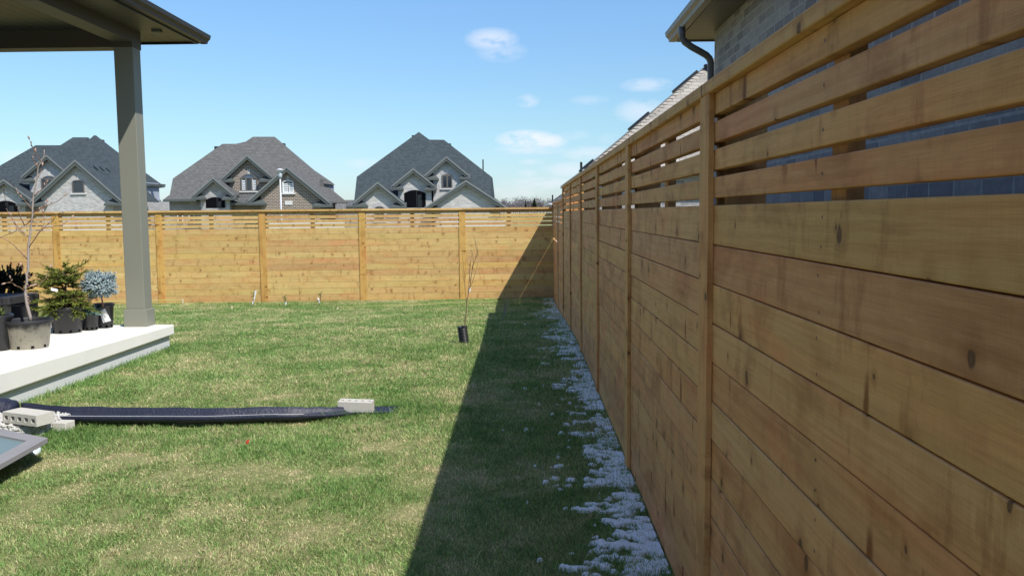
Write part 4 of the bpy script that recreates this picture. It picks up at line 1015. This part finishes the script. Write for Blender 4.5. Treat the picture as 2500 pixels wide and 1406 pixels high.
# low grey framed glass at the bottom-left
zt = .17
cA = onz(116, 1068, zt); cB = onz(-3, 1134, zt)            # right corner, front-left point of the near side
dn = (cB-cA).normalized(); cC = onz(0, 1046, zt); db = (cC-cA).normalized()
gt_ = empty('glass_top_table', cA+Vector((-.6, 0, -zt)), 'low grey framed glass tabletop lying above the grass at the left edge', 'table')
Ln, Lb, fwid = 1.1, 1.5, .125
A0_, N1, B1_, D1_ = cA, cA+dn*Ln, cA+db*Lb, cA+dn*Ln+db*Lb
ctr = (A0_+D1_)/2; ins = lambda p: p+(dn*fwid if (p-A0_).dot(dn) < .3 else -dn*fwid)+(db*fwid if (p-A0_).dot(db-dn*db.dot(dn)) < .3 else -db*fwid)
corners = [A0_, N1, D1_, B1_]; inn = [A0_+dn*fwid+db*fwid, N1-dn*fwid+db*fwid, D1_-dn*fwid-db*fwid, B1_+dn*fwid-db*fwid]
c = MB()
for i in range(4):
    j = (i+1) % 4; c.extrude([corners[i], corners[j], inn[j], inn[i]], (0, 0, -.035))
c.build('frame', M['grey_frame'], gt_, bevel=.003)
c = MB(); c.extrude([p+Vector((0, 0, -.012)) for p in inn], (0, 0, -.006)); c.build('glass', M['glass_table'], gt_)
cen = sum(inn, Vector())/4
for i, q in enumerate(inn):
    q = q.lerp(cen, .42); c = MB(); c.box(q.x-.025, q.x+.025, q.y-.025, q.y+.025, 0, zt-.036); c.build('leg', M['grey_frame'], gt_)
q = onz(85, 1113, 0)
fo = MB(); fo.lathe([(0, -.022), (.028, -.020), (.038, -.008), (.040, .012), (.034, .024), (.022, .027), (.012, .02), (0, .02)], (0, 0, 0), 24)
o = fo.build('bottle_cap', M['plastic_white'], smooth=True); o.location = (q.x, q.y, .04); o.rotation_euler = (1.2, .2, .5); tag(o, 'pale blue round plastic cap in the grass under the corner of the glass-top table', 'cap')

# ------------------------------------------------------------------ sapling in the ribbed guard
q = onz(1134, 840, gz(0, 10.5)); Ys = q.y; zg = gz(0, Ys)
sg = empty('sapling', (q.x, Ys, zg), 'thin bare sapling growing out of a leaning black ribbed guard near the shadow edge', 'tree')
tp = P(1128.5, 797, Ys); b0 = Vector((q.x, Ys, zg-.01)); pts = []; rad = []
for k in range(73): t = k/72; pts.append(b0.lerp(Vector((tp.x, Ys-.02, tp.z)), t)); rad.append(.060+.0045*math.cos(k*2*PI/6))
c = MB(); c.tube(pts, rad, 22, cap=False); 
c.tube(pts[::-1], [r-.008 for r in rad], 22, cap=False); c.tube([pts[-1], pts[-1]+Vector((0, 0, .002))], [.062, .052], 22, cap=False); c.build('trunk_guard', M['pot_black'], sg, smooth=True)
rg = random.Random(14); c = MB(); bd = MB()
limb(c, [(1134, 830), (1135, 795), (1137, 775), (1139.5, 741), (1143, 720), (1148, 695), (1152.6, 660), (1160.5, 632), (1165, 616), (1160.5, 594.5), (1157, 576)], Ys, .0065, .002, .1, rg, 6)
o_ = c.build('trunk', M['bark_dark'], sg, smooth=True); c = MB()
for pts, jy in [([(1139, 741), (1138, 729), (1135, 700), (1134, 679), (1131, 650), (1129, 623), (1127.6, 597.7)], .2), ([(1148, 695), (1146, 670), (1149, 640), (1153, 615)], -.2), ([(1152, 660), (1156, 640), (1154, 622), (1148, 605)], .2),
                ([(1160, 632), (1167, 622), (1166, 605), (1162, 590)], .1), ([(1143, 720), (1144, 690), (1147, 655), (1148, 640)], .1), ([(1148, 700), (1156, 680), (1163, 655), (1168, 640)], -.1), ([(1134, 690), (1129, 665), (1124, 645)], .1)]:
    Q = limb(c, pts, Ys, .0034, .0014, jy, rg, 5)
    for k in range(1, len(Q)): 
        if rg.random() < .5: budm(bd, Q[k], (rg.choice((-1, 1)), rg.uniform(-1, 1), 1.2), .016, rg)
c.build('branches', M['bark_dark'], sg, smooth=True); bd.build('buds', M['bud'], sg, smooth=True)
c = MB(); a_ = P(1143, 714, Ys-.02); c.plank(a_, (.028, 0, .01), (0, .003, 0), (.01, 0, .045), 0); c.build('plant_tag', M['tag_white'], sg)

# ------------------------------------------------------------------ stakes, seedlings, strings at the back fence
def gpt(px, py):                                     # ground point near the back
    Y = 17.0
    for k in range(20):
        d = ray(px, py); t = (gz(0, Y)-CAM.z)/d.z; Y = d.y*t
    return Vector((d.x*t, Y, gz(0, Y)))
def stake(p0, p1, w_, label, mat='stake', name='stake'):
    c = MB(); d = p1-p0; c.plank(p0-Vector((w_/2, 0, .03)), d+Vector((0, 0, .03)), (w_, 0, 0), (0, .015, 0), 0)
    o = c.build(name, M[mat]); return tag(o, label, 'stake')
def up(px, py, Y): return P(px, py, Y)
b0 = gpt(616, 744); stake(b0, up(624.5, 709, b0.y), .034, 'tallest white stake leaning in the grass in front of the back fence', 'tag_white')
b0 = gpt(565, 756); stake(b0, up(566.5, 747, b0.y), .03, 'short pale stub stake in the back lawn left of the tall white stake')
b0 = gpt(824, 757); stake(b0, up(824.5, 750.5, b0.y), .03, 'short pale stub stake in the back lawn right of the seedlings')
b0 = gpt(446, 742); stake(b0, up(445, 730, b0.y), .04, 'pale wooden stake at the fence foot holding a yellow string')
c = MB(); b1 = gpt(0, 748)+Vector((0, 0, .06)); b2 = b0+Vector((0, -.01, .09)); c.tube([b1, b2], .009, 6); c.tube([b1+Vector((0, 0, -.05)), b2+Vector((0, 0, -.05))], .006, 6); o = c.build('string_line', M['rope']); tag(o, 'yellow string stretched low along the foot of the back fence at left', 'string')
c = MB(); b1 = gpt(830, 753)+Vector((0, 0, .03)); b2 = gpt(1350, 737)+Vector((0, 0, .06)); c.tube([b1, b2], .0035, 5); o = c.build('string_line', M['rope']); tag(o, 'thin green-yellow string running right across the back lawn to the corner', 'string')
def seedling(px, py, hpx, guard, label, seed):
    b0 = gpt(px, py); r = empty('seedling', b0, label, 'seedling', 'seedlings by the back fence'); rg = random.Random(seed); top = up(px+rg.uniform(-3, 4), py-hpx, b0.y)
    c = MB(); c.tube([b0, (b0+top)/2+Vector((.01, 0, 0)), top], [.006, .005, .003], 5); c.build('stem', M['bark_dark'], r)
    c = MB()
    for k in range(34):
        t = rg.uniform(.3, 1); o = b0.lerp(top, t); d = Vector((rg.gauss(0, 1), rg.gauss(0, 1), rg.uniform(-.2, 1))).normalized(); w_ = d.cross(Vector((0, 0, 1))).normalized()*.010; c.face([o, o+d*.045-w_, o+d*.085, o+d*.045+w_], None, rg.random())
    c.build('leaves', M['leaf_green'], r)
    if guard:
        c = MB(); g0 = up(guard[0], guard[1], b0.y-.02); g1_ = up(guard[2], guard[3], b0.y-.02); c.tube([g0, g1_], .016, 8); c.build('white_guard', M['tag_white'], r)
seedling(697, 747, 24, (697, 744, 699, 737), 'dark leafy seedling with a short white guard, middle one of three', 1)
seedling(779, 746, 30, (780, 739, 775.5, 726), 'bushy-topped seedling with a leaning white guard, rightmost of three', 2)
seedling(619, 748, 34, None, 'sprawling yellow-green seedling beside the tall white stake', 3)
b0 = gpt(1228, 782); r = empty('seedling', b0, 'small pale seedling standing in the fence shadow right of the ribbed guard', 'seedling', 'seedlings by the back fence')
c = MB(); rg = random.Random(4)
for k in range(6): limb(c, [(1228, 782), (1231+k, 755), (1232+rg.uniform(-8, 12), 730-rg.uniform(0, 14))], b0.y, .004, .002, .1, rg, 4)
c.build('stem', M['bark'], r)
b0 = gpt(1241, 727); c = MB(); c.tube([b0, up(1251, 711, b0.y-.05)], .012, 6); o = c.build('sun_streak', M['stake']); tag(o, 'pale rod added for the sunlight streak low in the shaded corner of the back fence', 'sun_streak')  # pale rod stands in for the lower end of the sunlight streak
q = onz(601, 1083, .03); c = MB(); c.face([q, q+Vector((.018, 0, .006)), q+Vector((.019, .006, .03)), q+Vector((.005, .008, .026))]); c.face([q+Vector((.006, -.003, .018)), q+Vector((-.006, 0, .003)), q+Vector((.008, .006, .0))])
o = c.build('red_leaf', M['red']); so_ = o.modifiers.new('s', 'SOLIDIFY'); so_.thickness = .002; tag(o, 'small bright red scrap lying in the middle of the lawn', 'scrap')

# ------------------------------------------------------------------ grass
rs = np.random.RandomState(3)
def gzn(y):
    t = np.clip((y-9.5)/10, 0, 1); return -.36*t*t*(3-2*t)
def vnoise(x, y, s, seed):
    r = np.random.RandomState(seed); G = r.rand(128, 128)
    X, Y = x*s+300, y*s+300; i, j = np.floor(X).astype(int), np.floor(Y).astype(int); fx, fy = X-i, Y-j
    fx, fy = fx*fx*(3-2*fx), fy*fy*(3-2*fy)
    g_ = lambda a, b_: G[a % 128, b_ % 128]
    return (g_(i, j)*(1-fx)+g_(i+1, j)*fx)*(1-fy)+(g_(i, j+1)*(1-fx)+g_(i+1, j+1)*fx)*fy
def fbm(x, y, s, seed, o=4):
    v = 0; a = 1; t = 0
    for k in range(o): v = v+a*vnoise(x, y, s*2**k, seed+k); t += a; a *= .55
    return v/t
chy = lambda x: 6.75+.0*x
CH0, CH1 = path[0], path[-1]
tabpoly = [p.copy() for p in corners]
def grass(zones):
    XS, YS, HS, WS = [], [], [], []
    for (x0, x1, y0, y1, dens, h, w_) in zones:
        n = int((x1-x0)*(y1-y0)*dens); x = rs.uniform(x0, x1, n); y = rs.uniform(y0, y1, n)
        k = (np.abs(x) < y*.66+.6)
        x, y = x[k], y[k]; XS.append(x); YS.append(y); HS.append(np.full(len(x), h)); WS.append(np.full(len(x), w_))
    x, y, h, w_ = map(np.concatenate, (XS, YS, HS, WS))
    keep = ~((x < SX-.07) & (y < 10.29)) & (x < FX+.04)
    # channel strip and blocks
    ty = (x-CH0.x)/(CH1.x-CH0.x); cy = CH0.y+(CH1.y-CH0.y)*ty
    keep &= ~((np.abs(y-cy) < .085) & (ty < .985) & (x > -5)); keep &= ~((x > x0_-.02) & (x < x1_+.01) & (y > y0b-.02) & (y < y1b+.02))
    bare = fbm(x, y, 3.1, 40)
    wear = fbm(x, y, 1.1, 60)
    near = (y < 8) & (x < .2)
    keep &= ~((x > .30+.3*fbm(x, y, 2.2, 333)) & (rs.rand(len(x)) < .30))
    keep &= ~((bare > .70) & near & (rs.rand(len(x)) < .8))
    lush = np.clip(1-np.abs(y-cy)/.42, 0, 1)*((ty > -.3) & (ty < 1.12))
    lush = np.maximum(lush, np.exp(-(((x-CH1.x)/.35)**2+((y-CH1.y)/.22)**2)))
    lush = np.maximum(lush, np.clip(1-(x-(SX-.07))/.30, 0, 1)*(y < 10.6)*(x > SX-.1))
    lush = np.maximum(lush, np.exp(-(((x+3.55)/.5)**2+((y-6.1)/.5)**2))*.9)
    lush = np.maximum(lush, np.exp(-(((x+.85)/.7)**2+((y-10.3)/.5)**2))*.55)
    lush = np.maximum(lush, np.clip((fbm(x, y, 1.9, 91)-.58)*4, 0, .30))
    for (px_, py_, r_) in [(150, 1128, .17), (108, 1142, .12), (90, 1228, .14), (50, 1265, .12), (590, 1152, .20), (425, 1160, .18), (690, 1162, .17), (735, 1038, .09), (860, 1152, .17), (520, 1245, .14),
                           (1000, 1250, .16), (410, 1335, .16), (180, 1192, .12), (630, 975, .12), (700, 966, .10), (300, 1120, .16), (950, 1090, .20), (1040, 1180, .24), (760, 1300, .15), (250, 1290, .13), (440, 1034, .08)]:
        q_ = onz(px_, py_, 0); e_ = np.exp(-(((x-q_.x)/r_)**2+((y-q_.y)/(r_*.8))**2))*(.6+.8*fbm(x, y, 9, 501)); lush = lush-1.15*e_
        keep &= ~((e_ > .45) & (rs.rand(len(x)) < .45))
    x, y, h, w_, lush, wear = x[keep], y[keep], h[keep], w_[keep], lush[keep], wear[keep]
    n = len(x); lush = lush*rs.uniform(.5, 1.1, n)
    h = h*rs.uniform(.55, 1.25, n)*(.75+.6*wear)*np.clip(1+1.25*lush, .55, 3)
    az_ = rs.uniform(0, 2*np.pi, n)+.0; lean = np.clip(rs.normal(1.0-.35*lush, .28, n), .1, 1.45)
    # swirl so clumps lie the same way
    az_ = fbm(x, y, 2.4, 120)*9+rs.normal(0, 1.7, n)
    lean = np.where(x > 0, lean*.75, lean); dx, dy = np.cos(az_), np.sin(az_); z = gzn(y)
    sx_, sy_ = -dy*w_/2, dx*w_/2
    tw = rs.uniform(0, np.pi, n); sx_, sy_, szz = np.cos(tw)*w_/2, np.sin(tw)*w_/2, rs.normal(0, .15, n)*w_
    m1 = .5; hz = h*np.cos(lean*.55)*m1; hr = h*np.sin(lean*.55)*m1
    hz2 = hz+h*np.cos(lean*1.15)*(1-m1); hr2 = hr+h*np.sin(lean*1.15)*(1-m1)
    V = np.zeros((n, 5, 3), np.float32)
    V[:, 0] = np.stack([x-sx_, y-sy_, z-.004], 1); V[:, 1] = np.stack([x+sx_, y+sy_, z-.004], 1)
    V[:, 2] = np.stack([x+dx*hr+sx_*.8, y+dy*hr+sy_*.8, z+hz+szz], 1); V[:, 3] = np.stack([x+dx*hr-sx_*.8, y+dy*hr-sy_*.8, z+hz-szz], 1)
    V[:, 4] = np.stack([x+dx*hr2, y+dy*hr2, z+hz2], 1)
    me = bpy.data.meshes.new('grass'); me.vertices.add(n*5); me.vertices.foreach_set('co', V.ravel())
    base = np.arange(n, dtype=np.int32)[:, None]*5
    loops = (base+np.array([0, 1, 2, 3, 3, 2, 4], np.int32)).ravel()
    me.loops.add(len(loops)); me.loops.foreach_set('vertex_index', loops)
    st_ = (np.arange(n, dtype=np.int32)[:, None]*7+np.array([0, 4], np.int32)).ravel(); tot = np.tile(np.array([4, 3], np.int32), n)
    me.polygons.add(2*n); me.polygons.foreach_set('loop_start', st_); me.polygons.foreach_set('loop_total', tot)
    rnd = np.repeat(rs.rand(n).astype(np.float32), 2)
    at = me.attributes.new('rnd', 'FLOAT', 'FACE'); at.data.foreach_set('value', rnd)
    at = me.attributes.new('lush', 'FLOAT', 'FACE'); at.data.foreach_set('value', np.repeat(lush.astype(np.float32), 2))
    me.materials.append(M['grass']); me.update(calc_edges=True)
    o = bpy.data.objects.new('grass', me); COL.objects.link(o); tag(o, 'short patchy spring lawn, green mixed with straw-coloured blades', 'grass', kind='stuff')
    return o
x0_, x1_, y0b, y1b = x0, x1, y0_, y1_
grass([(-3.2, .68, 3.0, 5.0, 20000, .029, .0030), (-4.6, .68, 5.0, 7.5, 14000, .031, .0034), (-6.5, .68, 7.5, 11, 7500, .034, .0047), (-9.5, .68, 11, 19.75, 4200, .034, .0062)])

# ------------------------------------------------------------------ snow strip in the fence shade
y_ = []; yy = 3.1
while yy < 19.5: y_.append(yy); yy += .011*max(1, yy/4.5)
y_ = np.array(y_); x_ = np.arange(-.6, FX-.005, .009)
X, Y = np.meshgrid(x_, y_)
n1 = fbm(X, Y*1.9, 3.0, 200, 5); n2 = fbm(X*.6, Y*1.9, 8, 230, 4); n3 = fbm(X*.5, Y, .8, 260, 3)
dist = FX-X
n5 = fbm(X*.8, Y*1.3, 24, 280, 3)
wband = .08+.24*np.clip((n3-.30)*1.8, 0, 1)
cov = np.clip(.9-dist/(wband*1.5), -1, 1)*.55+.80*(n1-.5)*2+.85*(n2-.5)*2+.60*(n5-.5)*2-.20
cov -= np.clip((.06-dist)/.06, 0, 1)*.25; cov += .10
streak = (fbm(X*.45, Y*2.6, 2.6, 300, 5)-.66-.13*dist)*2.2+(n5-.60)*.2
edge = -.60*Y*0
cov = np.maximum(cov, np.where(dist < .70, streak, -1)-np.clip(dist-.45, 0, 1)*.6)
for _ in range(2):
    cp_ = np.pad(cov, 1, mode='edge'); cov = (cp_[:-2, 1:-1]+cp_[2:, 1:-1]+cp_[1:-1, :-2]+cp_[1:-1, 2:]+2*cp_[1:-1, 1:-1])/6
cov = cov+.55*(n5-.5)*2*(cov > -.35)-.05-1.15*np.clip(dist-.36, 0, 2)-2*(dist > .85); inn_ = cov > 0
H = np.clip(cov*.09, 0, .010)+.005+.010*(n2-.5)+.010*(n5-.5)
inn = cov > 0
idx = -np.ones(X.shape, int); sm = MB()
cells = inn[:-1, :-1] | inn[1:, :-1] | inn[:-1, 1:] | inn[1:, 1:]
need = np.zeros(X.shape, bool); need[:-1, :-1] |= cells; need[1:, :-1] |= cells; need[:-1, 1:] |= cells; need[1:, 1:] |= cells
ii = np.argwhere(need); idx[need] = np.arange(len(ii)); Z = gzn(Y)+np.where(inn, H, -.004)
me = bpy.data.meshes.new('snow'); vs_ = np.stack([X[need], Y[need], Z[need]], 1)
cj = np.argwhere(cells); fs = [(idx[a, b_], idx[a, b_+1], idx[a+1, b_+1], idx[a+1, b_]) for a, b_ in cj]
me.from_pydata(vs_.tolist(), [], [tuple(int(q) for q in f_) for f_ in fs]); me.polygons.foreach_set('use_smooth', [True]*len(fs)); me.materials.append(M['snow'])
so2 = bpy.data.objects.new('snow', me); COL.objects.link(so2); tag(so2, 'patchy leftover snow along the shaded foot of the right fence', 'snow', kind='stuff')
